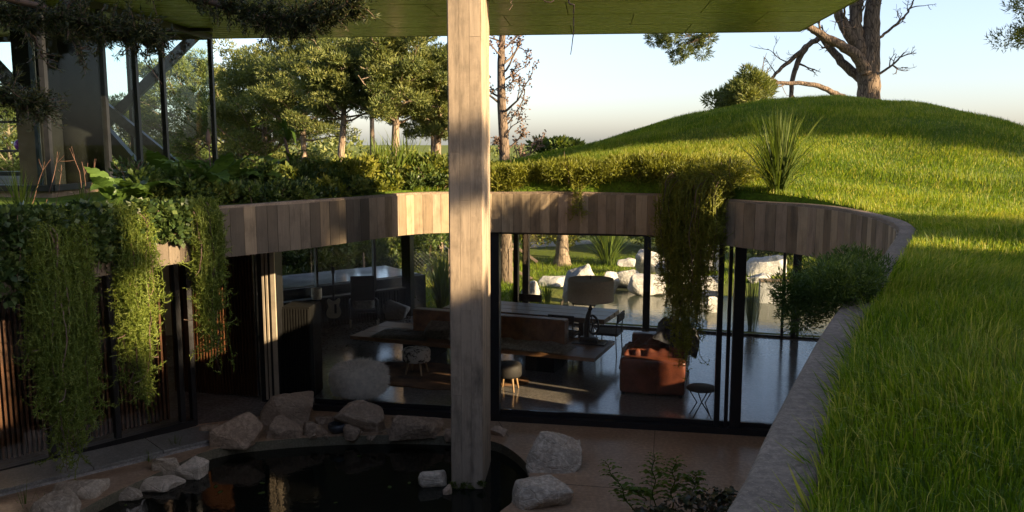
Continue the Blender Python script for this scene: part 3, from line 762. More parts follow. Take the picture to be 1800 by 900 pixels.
# raised reflecting trough in the garden
tr = thing('reflecting_trough', 'long raised dark trough with a water top painted pale as sky reflection outside the corner window', 'trough')
a_, b_ = Vector((-6.6, 17.55, 0)), Vector((-2.18, 20.95, 0)); d = (b_-a_).normalized(); nn = Vector((-d.y, d.x, 0)); L_ = (b_-a_).length
M['trough'] = m_plain('dark_trough_stone', (0.07, 0.075, 0.085), 0.4, 0, 0.45, 3, 0.2)
ht = 0.84; wt = 1.9
for o_, l0, l1 in ((0.0, a_, b_), (wt, a_, b_)): beam('side', l0 + nn*o_ + up*ht/2 - up*0.015, l1 + nn*o_ + up*ht/2 - up*0.015, 0.12, ht+0.03, M['trough'], tr)
for e_ in (a_ + d*0.05, b_ - d*0.05): beam('end', e_ + nn*0.062 + up*(ht/2-0.02), e_ + nn*(wt-0.062) + up*(ht/2-0.02), 0.10, ht+0.02, M['trough'], tr)
c = (a_+b_)/2 + nn*wt/2
M['sky_sheen'] = m_plain('painted_sky_sheen', (0.42, 0.42, 0.42), 0.12, 0, 0.25, 1.5, 0.05)  # water top painted pale to stand in for reflected sky
box('pale_water_top', (c.x, c.y, ht-0.0), (L_-0.16, wt-0.13, 0.05), M['sky_sheen'], tr, math.atan2(d.y, d.x))
# ================================================================== rocks
def rock_mesh(name, mat, sx, sy, sz, seed, npts=16, flat=0.0, cuts=3, rough=0.05):
    rr = random.Random(seed); bm = bmesh.new()
    for i in range(npts):
        v = Vector((rr.gauss(0, 1), rr.gauss(0, 1), rr.gauss(0, 1))).normalized()
        v *= rr.uniform(0.82, 1.08)
        # push towards a blocky super-ellipsoid, flattened below
        v = Vector([math.copysign(abs(c)**0.72, c) for c in v])
        if v.z < -0.35: v.z = -0.35 - (abs(v.z)-0.35)*0.3
        bm.verts.new((v.x*sx/2, v.y*sy/2, v.z*sz*0.62))
    r = bmesh.ops.convex_hull(bm, input=bm.verts)
    bmesh.ops.delete(bm, geom=[v for v in bm.verts if not v.link_faces], context='VERTS')
    bmesh.ops.dissolve_limit(bm, angle_limit=R(14), verts=bm.verts, edges=bm.edges)
    bmesh.ops.bevel(bm, geom=list(bm.edges), offset=min(sx, sy, sz)*0.035, segments=1, affect='EDGES')
    bmesh.ops.triangulate(bm, faces=bm.faces)
    for _ in range(cuts):
        long_e = [e for e in bm.edges if e.calc_length() > max(sx, sz)*0.075]
        bmesh.ops.subdivide_edges(bm, edges=long_e, cuts=1, use_grid_fill=True)
        bmesh.ops.triangulate(bm, faces=[f for f in bm.faces if len(f.verts) > 3])
    S = max(sx, sy, sz); o = Vector((seed*3.7, seed*1.3, 0))
    bm.normal_update()
    for v in bm.verts:
        q = v.co/S*2.6 + o
        dsp = noise.noise(q)*0.6 + noise.noise(q*2.7)*0.3 + abs(noise.noise(q*6.0))*-0.22
        lay = math.sin((v.co.z/S*11) + noise.noise(q)*3)*0.22
        v.co += v.normal*(dsp + lay)*S*rough
    zmin = min(v.co.z for v in bm.verts); zmax = max(v.co.z for v in bm.verts); k = sz/(zmax-zmin)
    xmin = min(v.co.x for v in bm.verts); xmax = max(v.co.x for v in bm.verts); kx = sx/(xmax-xmin)
    for v in bm.verts: v.co.z = (v.co.z-zmin)*k; v.co.x = (v.co.x-(xmin+xmax)/2)*kx
    return bm
rock_n = [0]
def rock_px(x0, y0, x1, y1, label, mat='rock', zb=0.0, name='rock', cat='rock', group=None, dep=0.8, sink=0.07, tilt=0.0, yfix=None, seed=None):
    rock_n[0] += 1; seed = seed or rock_n[0]
    pb = at_z((x0+x1)/2, y1, zb) if yfix is None else at_y((x0+x1)/2, y1, yfix)
    w = (x1-x0)*mpp(pb.y)*1.0; sy = w*dep
    yc = pb.y + sy*0.42
    x_c = pb.x*yc/pb.y
    # height: top seen at y0 at about the rock's middle depth
    top = at_y((x0+x1)/2, y0, yc + sy*0.1).z
    h = max(0.08, top - zb + sink)
    bm = rock_mesh(name, None, w*1.03, sy, h, seed)
    o = from_bm(name, bm, M[mat], None, False, (x_c, yc, zb - sink), (0, 0, tilt))
    return tag(o, label, cat, group)
CR = [((372, 725, 466, 787), 'angular brown rock at the end of the slate ledge', 0.0),
      ((458, 684, 556, 752), 'largest rounded brown boulder beside the pond edge', 0.0),
      ((468, 732, 534, 776), 'wedge shaped rock leaning against the largest boulder', -0.02),
      ((530, 741, 577, 768), 'small squarish rock between the boulder and the dark bowl', 0.0),
      ((585, 703, 681, 764), 'sunlit tipped brown rock in front of the fluffy stool', 0.0),
      ((604, 744, 636, 769), 'small rounded rock right beside the dark bowl', 0.0),
      ((684, 724, 781, 771), 'broad flat topped rock beside the concrete pier', 0.0),
      ((780, 752, 800, 770), 'little rock tucked against the pier', 0.0),
      ((861, 748, 892, 768), 'low dark rock at the pier foot on the patio side', 0.0),
      ((922, 757, 1027, 838), 'big faceted tan rock on the patio corner', 0.0),
      ((896, 838, 1010, 897), 'flat tan slab rock on the pond edge', 0.0),
      ((734, 824, 788, 862), 'grey rock standing in the pond near the pier', -0.16),
      ((772, 852, 795, 874), 'small wet rock touching the pier in the pond', -0.16),
      ((96, 842, 187, 886), 'layered pale rock on the near pond bank', -0.06),
      ((56, 866, 150, 925), 'cracked pale rock below the layered rock', -0.08),
      ((196, 842, 257, 880), 'wedge of pale stone half in the water', -0.12),
      ((268, 800, 322, 842), 'pale pointed rock leaning on the ledge', -0.08),
      ((308, 802, 366, 840), 'blocky pale rock on the waterline below the grass tuft', -0.1),
      ((244, 836, 322, 864), 'low flat pale rock in front of the pointed rock', -0.12),
      ((352, 744, 400, 770), 'low rock between ledge and angular rock', 0.0),
      ((552, 730, 590, 748), 'small dark rock behind the square rock', 0.0),
      ((492, 727, 520, 742), 'small stone behind the wedge rock', 0.0)]
for (b_, lab, zb) in CR:
    rock_px(*b_, lab, 'pale_rock' if ('pale' in lab or 'tan' in lab) else 'rock', zb)
# little pebbles along the far bank
for i in range(26):
    px, py = random.uniform(420, 785), random.uniform(756, 772)
    p = at_z(px, py, 0.0); s_ = random.uniform(0.05, 0.13)
    bm = rock_mesh('pebble', None, s_, s_*0.8, s_*0.6, 200+i, 10, cuts=0)
    tag(from_bm('pebble', bm, M['rock'], None, False, (p.x, p.y, -0.01), (0, 0, random.uniform(0, 6))), 'small brown pebble lying among the rocks on the pond bank', 'pebble', 'pebbles on the pond bank')
bp = at_z(591, 764, 0.0)
tag(lathe('stone_bowl', [(0.0, 0.03), (0.08, 0.01), (0.125, 0.05), (0.14, 0.10), (0.125, 0.135), (0.11, 0.14), (0.10, 0.12), (0.06, 0.06), (0, 0.05)], M['steel'], None, 24, (bp.x, bp.y+0.1, -0.005)), 'dark polished stone bowl between two small rocks', 'bowl')
fl = at_z(487, 782, -0.125)
tag(lathe('pond_float', [(0, 0.0), (0.022, 0.002), (0.03, 0.02), (0.022, 0.04), (0.0, 0.046)], M['conc_grey'], None, 14, (fl.x, fl.y, -0.135)), 'small white float bobbing on the dark pond', 'float')

WB = [((988, 462, 1052, 532), 'big white boulder behind the drum lamp', 0.0), ((1062, 470, 1130, 507), 'wide white boulder carrying another on top', 0.0),
      ((1058, 477, 1088, 514), 'sunlit upright white boulder at the pond edge', 0.0), ((1102, 480, 1170, 519), 'angular grey white boulder at the waterline', 0.0),
      ((1116, 438, 1170, 486), 'tall pale boulder behind the double mullion', 0.0), ((1152, 452, 1222, 500), 'massive grey boulder beside the hanging plant', 0.0),
      ((1226, 424, 1268, 478), 'upright white boulder behind the hanging plant', 0.0), ((1222, 482, 1268, 520), 'bright pale boulder in the garden pond', 0.0),
      ((1238, 520, 1270, 548), 'low round boulder in the shallow garden pond', 0.0), ((1308, 446, 1382, 486), 'blue grey boulder beyond the concrete pond wall', 0.0),
      ((1310, 480, 1354, 497), 'flat pale boulder on the end of the pond wall', 0.0), ((1454, 454, 1515, 482), 'low grey boulder half hidden by the parapet', 0.0),
      ((944, 484, 996, 503), 'low grey boulder on the garden lawn', 0.0), ((916, 492, 952, 526), 'white boulder beside the triple mullion', 0.0),
      ((675, 525, 722, 562), 'pale rock at the foot of the dark trough', 0.0)]
for (b_, lab, zb) in WB: rock_px(*b_, lab, 'white_rock', zb, 'boulder', 'boulder', dep=0.75)
rock_px(1083, 452, 1117, 479, 'white boulder perched on top of the wide boulder', 'white_rock', 0.55, 'boulder', 'boulder', yfix=24.6)
wl_a, wl_b = at_z(1334, 530, 0), at_z(1530, 534, 0)
pw_ = thing('pond_wall', 'low pale concrete wall along the garden pond', 'wall')
beam('wall_body', wl_a + up*0.24, wl_b + up*0.24, 0.22, 0.60, M['conc_grey'], pw_); beam('wall_cap', wl_a + up*0.56, wl_b + up*0.56, 0.28, 0.05, M['coping'], pw_)

# ================================================================== furniture
BA = R(-21.0)
bd_, bn_ = Vector((math.cos(BA), math.sin(BA), 0)), Vector((-math.sin(BA), math.cos(BA), 0))
bfl = at_z(615, 590, 0.42); bench_o = bfl
bench = thing('platform_bench', 'long low timber platform bench with a leather backrest', 'bench', (bfl.x, bfl.y, 0), BA)
BL, BWd = 4.85, 1.42
for k in range(3): box('plank', (BL/2, BWd*(k+0.5)/3, 0.385), (BL, BWd/3-0.006, 0.07), M['bench_wood'], bench, 0, 0.006)
for x in (1.25, 3.75): box('leg', (x, BWd/2, 0.175), (0.55, 0.8, 0.35), M['black_panel'], bench, 0, 0.005)
bk = box('backrest', (2.55, BWd*0.56, 0.42+0.235), (3.1, 0.24, 0.47), M['leather'], bench, 0, 0.03)
bm = bmesh.new()
for side in (-0.123, 0.123):
    for k in range(16): bmesh.ops.create_uvsphere(bm, u_segments=6, v_segments=4, radius=0.009, matrix=Matrix.Translation((4.103, BWd*0.56+side*0.86, 0.47+k*0.024)))
from_bm('studs', bm, M['champagne'], bk, True)
def at_bench(x, y, z): return bench.matrix_basis @ Vector((x, y, z))
def soft_slab(name, sx, sy, sz, mat, loc, rz, label, cat, seed=0, amp=0.03, n=18, rot=(0, 0), group=None):
    bm = bmesh.new(); bmesh.ops.create_grid(bm, x_segments=n, y_segments=n, size=0.5)
    for v in bm.verts:
        ex = min(1, (0.5-abs(v.co.x))/0.16); ey = min(1, (0.5-abs(v.co.y))/0.16); e = max(0, min(ex, ey))**0.5
        wob = 1 + 0.10*noise.noise(Vector((v.co.x*3, v.co.y*3, seed)))
        v.co = Vector((v.co.x*sx*wob, v.co.y*sy*wob, sz*e + noise.noise(Vector((v.co.x*9+seed, v.co.y*9, seed)))*amp*max(e, .2)))
    r = bmesh.ops.extrude_face_region(bm, geom=list(bm.faces))
    for g in r['geom']:
        if isinstance(g, bmesh.types.BMVert): g.co.z = min(g.co.z*0.08, 0.004)
    bmesh.ops.recalc_face_normals(bm, faces=bm.faces)
    o = from_bm(name, bm, mat, None, True, loc, (rot[0], rot[1], rz))
    return tag(o, label, cat, group)
p = at_bench(0.95, 0.45, 0.42); soft_slab('throw_blanket', 1.15, 0.75, 0.05, M['cloth_grey'], p, BA+0.1, 'crumpled grey throw on the free end of the bench', 'blanket', 1, 0.035)
p = at_bench(1.65, 0.62, 0.44); soft_slab('cushion', 0.75, 0.62, 0.17, M['cloth_grey'], p, BA, 'grey woven cushion leaning against the bench backrest', 'cushion', 2, 0.02, rot=(R(38), 0))
# sheepskin on the bench
M['skin'] = m_plain('cream_sheepskin', (0.42, 0.35, 0.26), 0.95, 0, 0.35, 24, 1.0)
p = at_bench(3.35, 0.42, 0.42); soft_slab('sheepskin', 1.9, 0.62, 0.055, M['skin'], p, BA, 'cream sheepskin laid along the bench front beside the lamp', 'sheepskin', 3, 0.05, 26)
# lamp
lp = at_z(1037, 603, 0.42)
lamp = thing('table_lamp', 'drum shade lamp on an antique cast iron wheel base', 'lamp', (lp.x, lp.y, 0.42), BA)
box('plinth', (0, 0, 0.012), (0.62, 0.34, 0.024), M['black'], lamp, 0, 0.006)
box('bed', (-0.02, 0, 0.07), (0.34, 0.12, 0.09), M['black'], lamp, 0, 0.02)
tubes('stem', [(np.array([(-0.05, 0, 0.08), (-0.075, 0, 0.2), (-0.06, 0, 0.36), (-0.04, 0, 0.52), (0.0, 0, 0.66), (0, 0, 0.80)]), [0.055, 0.05, 0.055, 0.045, 0.03, 0.02])], M['black'], lamp, 12)
a = np.linspace(0, 2*math.pi, 33)
wh = tubes('wheel', [(np.stack([0.06+0.0*a, 0.17*np.cos(a), 0.34+0.17*np.sin(a)], 1), np.full(33, 0.022))], M['black'], lamp, 8)
wh.rotation_euler = (0, 0, R(52))
tubes('spoke', [(np.array([(0.06, 0, 0.34), (0.06, 0.16*math.cos(q), 0.34+0.16*math.sin(q))]), [0.014, 0.010]) for q in np.arange(5)*2*math.pi/5], M['black'], wh, 6)
lathe('knob', [(0, 0.62), (0.035, 0.625), (0.045, 0.65), (0.03, 0.68), (0, 0.685)], M['black'], lamp, 12)
sh = lathe('lamp_shade', [(0.425, 0.80), (0.42, 1.20), (0.415, 1.20), (0.415, 0.80), (0.425, 0.80)], M['shade'], lamp, 40)
lathe('shade_top', [(0.414, 1.185), (0.0, 1.18)], M['shade'], sh, 40)
lathe('finial', [(0, 1.18), (0.014, 1.2), (0.008, 1.23), (0.02, 1.25), (0, 1.27)], M['black'], sh, 10)

# dining table and chairs
tb = at_z(1062, 562, 0.75)
table = thing('dining_table', 'thick plank dining table behind the bench', 'table', (tb.x, tb.y, 0), BA)
TL, TW = 3.4, 1.1
for k in range(3): box('plank', (-TL/2, TW*(k+0.5)/3, 0.70), (TL+0.02*k, TW/3-0.006, 0.10), M['table_wood'], table, 0, 0.010)
for x in (-0.5, -2.9): box('leg', (x, TW/2, 0.325), (0.10, 0.8, 0.65), M['black'], table, 0, 0.004)
def dining_chair(loc, rz, label):
    ch = thing('dining_chair', label, 'chair', loc, rz, 'black dining chairs round the table')
    box('seat', (0, 0, 0.45), (0.50, 0.46, 0.05), M['hide'], ch, 0, 0.012)
    box('backrest', (0, 0.23, 0.77), (0.52, 0.035, 0.16), M['hide'], ch, 0, 0.012)
    for sx in (-1, 1):
        for sy in (-1, 1):
            tubes('leg', [(np.array([(sx*0.22, sy*0.19, 0.43), (sx*0.235, sy*0.215, 0.0)]), [0.011, 0.011])], M['black'], ch, 8)
        tubes('back_post', [(np.array([(sx*0.22, 0.19, 0.43), (sx*0.23, 0.225, 0.83)]), [0.011, 0.011])], M['black'], ch, 8)
    return ch
def at_table(x, y): return table.matrix_basis @ Vector((x, y, 0))
dining_chair(at_table(-0.85, TW+0.22), BA, 'black dining chair behind the table beside the drum lamp')
dining_chair(at_table(-2.05, TW+0.22), BA, 'black dining chair behind the table near the triple mullion')
dining_chair(at_table(0.02, 0.30), BA-math.pi/2, 'black dining chair at the end of the plank table')
dining_chair(at_table(-0.75, -0.12), BA+math.pi, 'black dining chair between the bench and the table')
# sofa seen from its arm
SA = R(-14)
sp = at_z(1088, 694, 0.0)
sofa = thing('leather_sofa', 'red brown leather sofa with low wide arms', 'sofa', (sp.x, sp.y, 0), SA)
SW, SL = 1.05, 2.1
def soft_box(name, c, s, mat, parent, bev=0.06, amp=0.012, seed=0):
    bm = bmesh.new(); bm_box(bm, (0, 0, 0), s, 0, bev)
    bmesh.ops.triangulate(bm, faces=bm.faces)
    for _ in range(3):
        bmesh.ops.subdivide_edges(bm, edges=[e for e in bm.edges if e.calc_length() > 0.16], cuts=1); bmesh.ops.triangulate(bm, faces=[f for f in bm.faces if len(f.verts) > 3])
    bm.normal_update()
    for v in bm.verts: v.co += v.normal*amp*noise.noise(v.co*7 + Vector((seed, 0, 0)))
    return from_bm(name, bm, mat, parent, True, c)
soft_box('arm', (SW/2, 0.13, 0.33), (SW, 0.26, 0.58), M['red_leather'], sofa, 0.05, 0.008, 1)
soft_box('arm', (SW/2, SL-0.13, 0.33), (SW, 0.26, 0.58), M['red_leather'], sofa, 0.05, 0.008, 2)
soft_box('base', (SW/2, SL/2, 0.18), (SW-0.02, SL-0.5, 0.22), M['red_leather'], sofa, 0.02)
soft_box('seat_cushion', (SW*0.40, SL*0.29, 0.40), (SW*0.75, SL*0.36, 0.2), M['red_leather'], sofa, 0.06, 0.02, 3)
soft_box('seat_cushion', (SW*0.40, SL*0.68, 0.40), (SW*0.75, SL*0.36, 0.2), M['red_leather'], sofa, 0.06, 0.02, 4)
soft_box('back_cushion', (SW*0.86, SL/2, 0.58), (0.28, SL-0.5, 0.56), M['red_leather'], sofa, 0.09, 0.03, 5)
for x in (0.06, SW-0.06):
    for y in (0.08, SL-0.08): box('foot', (x, y, 0.02), (0.06, 0.06, 0.05), M['black'], sofa)
p = sofa.matrix_basis @ Vector((SW*0.42, 0.52, 0.50))
soft_slab('leather_cushion', 0.95, 0.62, 0.26, M['red_leather'], p, SA, 'slouched red brown leather cushion against the sofa arm', 'cushion', 7, 0.09, 24, rot=(R(12), R(-8)))
p = sofa.matrix_basis @ Vector((SW*0.82, 0.85, 0.78))
soft_slab('sofa_throw', 0.75, 1.25, 0.18, M['cloth_dark'], p, SA, 'dark shiny throw draped over the sofa back', 'blanket', 9, 0.13, 30, rot=(0, R(24)))
# fluffy stool
fp = at_z(624, 712, 0.0)
fs = thing('fluffy_stool', 'round cream fluffy fur stool on wooden legs by the glass', 'stool', (fp.x, fp.y+0.42, 0))
rng = np.random.default_rng(5)
prof = [(0.0, 0.13), (0.30, 0.13), (0.40, 0.17), (0.435, 0.30), (0.42, 0.45), (0.34, 0.52), (0.0, 0.55)]
cu = lathe('fur_seat', prof, M['fur'], fs, 32)
nf = 26000; a = rng.uniform(0, 2*math.pi, nf); tt = rng.uniform(0, 1, nf)
pr = np.array(prof); ln = np.concatenate([[0], np.cumsum(np.linalg.norm(np.diff(pr, axis=0), axis=1))]); ln /= ln[-1]
rr_ = np.interp(tt**0.7, ln, pr[:, 0]); zz = np.interp(tt**0.7, ln, pr[:, 1])
Pf = np.stack([rr_*np.cos(a), rr_*np.sin(a), zz], 1); Nf = Pf - np.array([0, 0, 0.33]); Nf /= np.linalg.norm(Nf, axis=1, keepdims=True)
clump = np.array([noise.noise(Vector(v)*9) for v in Pf])
D = Nf*0.55 + np.array([0, 0, -0.75]) + rng.normal(0, 0.42, (nf, 3)); D /= np.linalg.norm(D, axis=1, keepdims=True)
Lh = ((0.085 + 0.05*clump)*rng.uniform(0.6, 1.2, nf))[:, None]
Sd = np.cross(D, Nf + 0.01); Sd /= np.linalg.norm(Sd, axis=1, keepdims=True) + 1e-9
Pe = Pf + Nf*0.018 + D*Lh
V = np.stack([Pf - Sd*0.004, Pf + Sd*0.004, Pe], 1).reshape(-1, 3)
F = np.arange(nf)[:, None]*3 + np.arange(3)
big('fur_hair', V, F, M['fur'], cu)
for k in range(4):
    q = math.pi/4 + k*math.pi/2
    tubes('leg', [(np.array([(0.24*math.cos(q), 0.24*math.sin(q), 0.16), (0.27*math.cos(q), 0.27*math.sin(q), 0.0)]), [0.022, 0.014])], M['pale_wood'], fs, 10)
def round_stool(name, label, px, py, dia, h, mat, leg=0.24):
    p = at_z(px, py, 0.0); s_ = thing(name, label, 'stool', (p.x, p.y+dia*0.3, 0)); r = dia/2
    lathe('seat', [(0, leg), (r*0.94, leg), (r, leg+0.03), (r, h-0.05), (r*0.93, h-0.012), (r*0.6, h+0.006), (0, h+0.01)], mat, s_, 30)
    for k in range(4):
        q = 0.5 + k*math.pi/2
        tubes('leg', [(np.array([(r*0.62*math.cos(q), r*0.62*math.sin(q), leg+0.01), (r*0.86*math.cos(q), r*0.86*math.sin(q), 0)]), [0.024, 0.013])], M['pale_wood'], s_, 10)
    return s_
t = NT('spotted_cowhide'); a = t.noise(t.coord(), 9, 5, 0.7, 0.5); col = t.ramp(a, [(0.50, (0.50, 0.45, 0.38)), (0.56, (0.03, 0.022, 0.018))]); M['cowhide'] = t.done(t.bsdf(col, 0.9, normal=t.bump(t.noise(t.coord(), 90, 2), 0.5, 0.006)))
round_stool('cowhide_stool', 'round spotted cowhide stool on splayed wooden legs', 731, 661, 0.50, 0.47, M['cowhide'])
round_stool('dark_stool', 'round black hide stool behind the front post', 893, 689, 0.46, 0.46, M['hide'])
# cowhide rug
M['rug'] = m_plain('brown_hide_rug', (0.16, 0.075, 0.032), 0.85, 0, 0.6, 3, 0.6)
rc_ = at_z(775, 668, 0.0); pts_ = []
for k in range(36):
    q = 2*math.pi*k/36; rad = 1 + 0.14*math.sin(3*q+0.6) + 0.10*math.sin(5*q) + 0.05*math.sin(9*q+2)
    pts_.append((1.35*rad*math.cos(q), 0.8*rad*math.sin(q)))
rug = poly_fill('hide_rug', pts_, [], 0.012, M['rug'], None, 0.012); rug.location = (rc_.x, rc_.y+0.25, -0.001); rug.rotation_euler = (0, 0, BA); tag(rug, 'brown cowhide rug on the polished floor under the stool', 'rug')
# rocking chair
rp = at_z(638, 577, 0.0)
rk = thing('rocking_chair', 'dark leather rocking chair with chrome rockers by the corner window', 'chair', (rp.x, rp.y+0.15, 0), R(12))
box('seat', (0, 0.0, 0.40), (0.52, 0.52, 0.06), M['hide'], rk, 0, 0.02)
o = box('backrest', (0, 0, 0), (0.54, 0.05, 0.72), M['hide'], rk, 0, 0.02); o.location = (0, 0.34, 0.74); o.rotation_euler = (R(-14), 0, 0)
a = np.linspace(-0.95, 0.95, 17)
for sx in (-1, 1):
    tubes('rocker', [(np.stack([np.full(17, sx*0.30), 0.62*np.sin(a), 0.62 - 0.60*np.cos(a)*1.0], 1)*np.array([1, 1, 1.0]) , np.full(17, 0.014))], M['champagne'], rk, 8)
    tubes('arm', [(np.array([(sx*0.30, -0.26, 0.02+0.06), (sx*0.31, -0.30, 0.30), (sx*0.31, -0.28, 0.56), (sx*0.31, -0.10, 0.62), (sx*0.30, 0.20, 0.60), (sx*0.28, 0.36, 0.58)]), [0.014]*6)], M['black'], rk, 8)
    tubes('leg', [(np.array([(sx*0.29, 0.24, 0.40), (sx*0.30, 0.28, 0.08)]), [0.014]*2)], M['black'], rk, 8)
p = rk.matrix_basis @ Vector((0, 0.06, 0.44)); soft_slab('small_cushion', 0.48, 0.28, 0.14, M['cloth_grey'], p, R(12), 'small pale cushion on the rocking chair seat', 'cushion', 12, 0.01, rot=(R(60), 0))
# guitars
def guitar(name, label, loc, rz, mat, lean=0.12, neck=True, s=1.0):
    g = thing(name, label, 'guitar', loc, rz)
    out = [(0.0, -0.20), (0.10, -0.19), (0.155, -0.10), (0.14, 0.0), (0.105, 0.06), (0.125, 0.13), (0.145, 0.20), (0.10, 0.235), (0.05, 0.18), (0.0, 0.165), (-0.05, 0.18), (-0.10, 0.225), (-0.145, 0.18), (-0.12, 0.10), (-0.10, 0.04), (-0.14, -0.02), (-0.16, -0.12), (-0.10, -0.19)]
    o = poly_fill('body', soften(out, 2), [], 0.02, mat, g, 0.04); o.rotation_euler = (R(90)-lean, 0, 0); o.location = (0, 0.0, 0.42*s); o.scale = (s, s, s)
    if neck:
        nk = box('neck', (0, 0, 0), (0.045, 0.02, 0.62*s), M['black'], g); nk.location = (0, -0.0+0.06, 0.42*s+0.45*s); nk.rotation_euler = (-lean, 0, 0)
        hd = box('headstock', (0, 0, 0.36*s), (0.07, 0.018, 0.14*s), M['black'], nk, 0, 0.006)
    pg = box('pickguard', (0.04, 0.0, 0.0), (0.05, 0.01, 0.22), M['black'], g); pg.location = (0.0, -0.028, 0.42*s)
    tubes('stand', [(np.array([(0, 0.05, 0.30*s), (0, 0.03, 0.0)]), [0.010, 0.010]), (np.array([(0, 0.04, 0.16), (-0.16, -0.1, 0.0)]), [0.008]*2), (np.array([(0, 0.04, 0.16), (0.16, -0.1, 0.0)]), [0.008]*2), (np.array([(-0.1, -0.03, 0.30*s*0.75), (0.1, -0.03, 0.30*s*0.75)]), [0.010]*2)], M['black'], g, 6)
    return g
gp_ = at_z(586, 579, 0.0); guitar('electric_guitar', 'ivory electric guitar on a stand beside the rocking chair', (gp_.x, gp_.y+0.1, 0), R(8), M['ivory'], s=1.05)
# small things on the low wall: a pot and a black speaker box shelf
pt = at_y(554, 503, 18.3)
tag(lathe('clay_pot', [(0, 0.0), (0.10, 0.0), (0.115, 0.06), (0.115, 0.24), (0.10, 0.24), (0.10, 0.05), (0, 0.05)], M['shade'], None, 20, (pt.x, 18.42, 0.688)), 'pale cylindrical pot on the ledge of the corner window', 'pot')
# bent wire side chair near the corner mullion
wc = at_z(1238, 742, 0.0)
w_ = thing('wire_stool', 'black hairpin wire stool near the corner mullion', 'stool', (wc.x, wc.y+0.25, 0), 0.3)
for k in range(4):
    q = k*math.pi/2+0.4; q2 = q+1.1
    tubes('leg', [(np.array([(0.20*math.cos(q), 0.20*math.sin(q), 0.0), (0.06*math.cos(q+0.6), 0.06*math.sin(q+0.6), 0.22), (0.20*math.cos(q2), 0.20*math.sin(q2), 0.44)]), [0.009]*3)], M['black'], w_, 6)
lathe('seat', [(0, 0.43), (0.22, 0.43), (0.225, 0.45), (0.21, 0.465), (0, 0.47)], M['hide'], w_, 24)
# ================================================================== vegetation helpers
def unit(a): return a/(np.linalg.norm(a, axis=-1, keepdims=True) + 1e-9)
def leaf_quads(P, D, length, width, rng, fold=0.0):
    """one rhombic leaf per point P, pointing along D"""
    n = len(P); D = unit(D); Rv = unit(rng.normal(size=(n, 3))); S = unit(np.cross(D, Rv))
    L = np.broadcast_to(np.asarray(length, float), (n,))[:, None]; W = np.broadcast_to(np.asarray(width, float), (n,))[:, None]
    mid = P + D*L*0.45
    V = np.stack([P, mid + S*W*0.5, P + D*L, mid - S*W*0.5], 1).reshape(-1, 3)
    F = np.arange(n)[:, None]*4 + np.arange(4)[None]
    return V, F
def foliage(name, P, D, length, width, mat, parent, rng, tone=None, tri_=False):
    if tone is None: tone = rng.uniform(0, 1, len(P))
    if tri_:
        n = len(P); D = unit(D); S = unit(np.cross(D, unit(rng.normal(size=(n, 3))))); L = np.broadcast_to(np.asarray(length, float), (n,))[:, None]
        V = np.stack([P - S*width*0.5, P + S*width*0.5, P + D*L], 1).reshape(-1, 3); F = np.arange(n)[:, None]*3 + np.arange(3)[None]
        return big(name, V, F, mat, parent, tone=np.repeat(np.clip(tone, 0, 1), 3))
    V, F = leaf_quads(P, D, length, width, rng)
    return big(name, V, F, mat, parent, tone=np.repeat(np.clip(tone, 0, 1), 4))
def clumps_points(C, rad, n_each, rng, flat=0.55, shell=0.55):
    """points in flattened ellipsoids round clump centres C; returns P, outward D, clump id"""
    k = len(C); ids = np.repeat(np.arange(k), n_each)
    d = unit(rng.normal(size=(k*n_each, 3))); rr = (shell + (1-shell)*rng.uniform(0, 1, k*n_each))**0.8
    sc = np.asarray(rad)[ids][:, None]*np.array([1, 1, flat])
    P = np.asarray(C)[ids] + d*rr[:, None]*sc
    return P, d, ids
def limb_path(a, d, L, rng, n=7, up_=0.0, wob=0.12, droop=0.0):
    pts = [np.array(a, float)]; d = np.array(d, float); d /= np.linalg.norm(d)
    for i in range(n-1):
        d = d + rng.normal(0, wob, 3) + np.array([0, 0, up_ - droop*i/n]); d /= np.linalg.norm(d)
        pts.append(pts[-1] + d*L/(n-1))
    return np.array(pts)
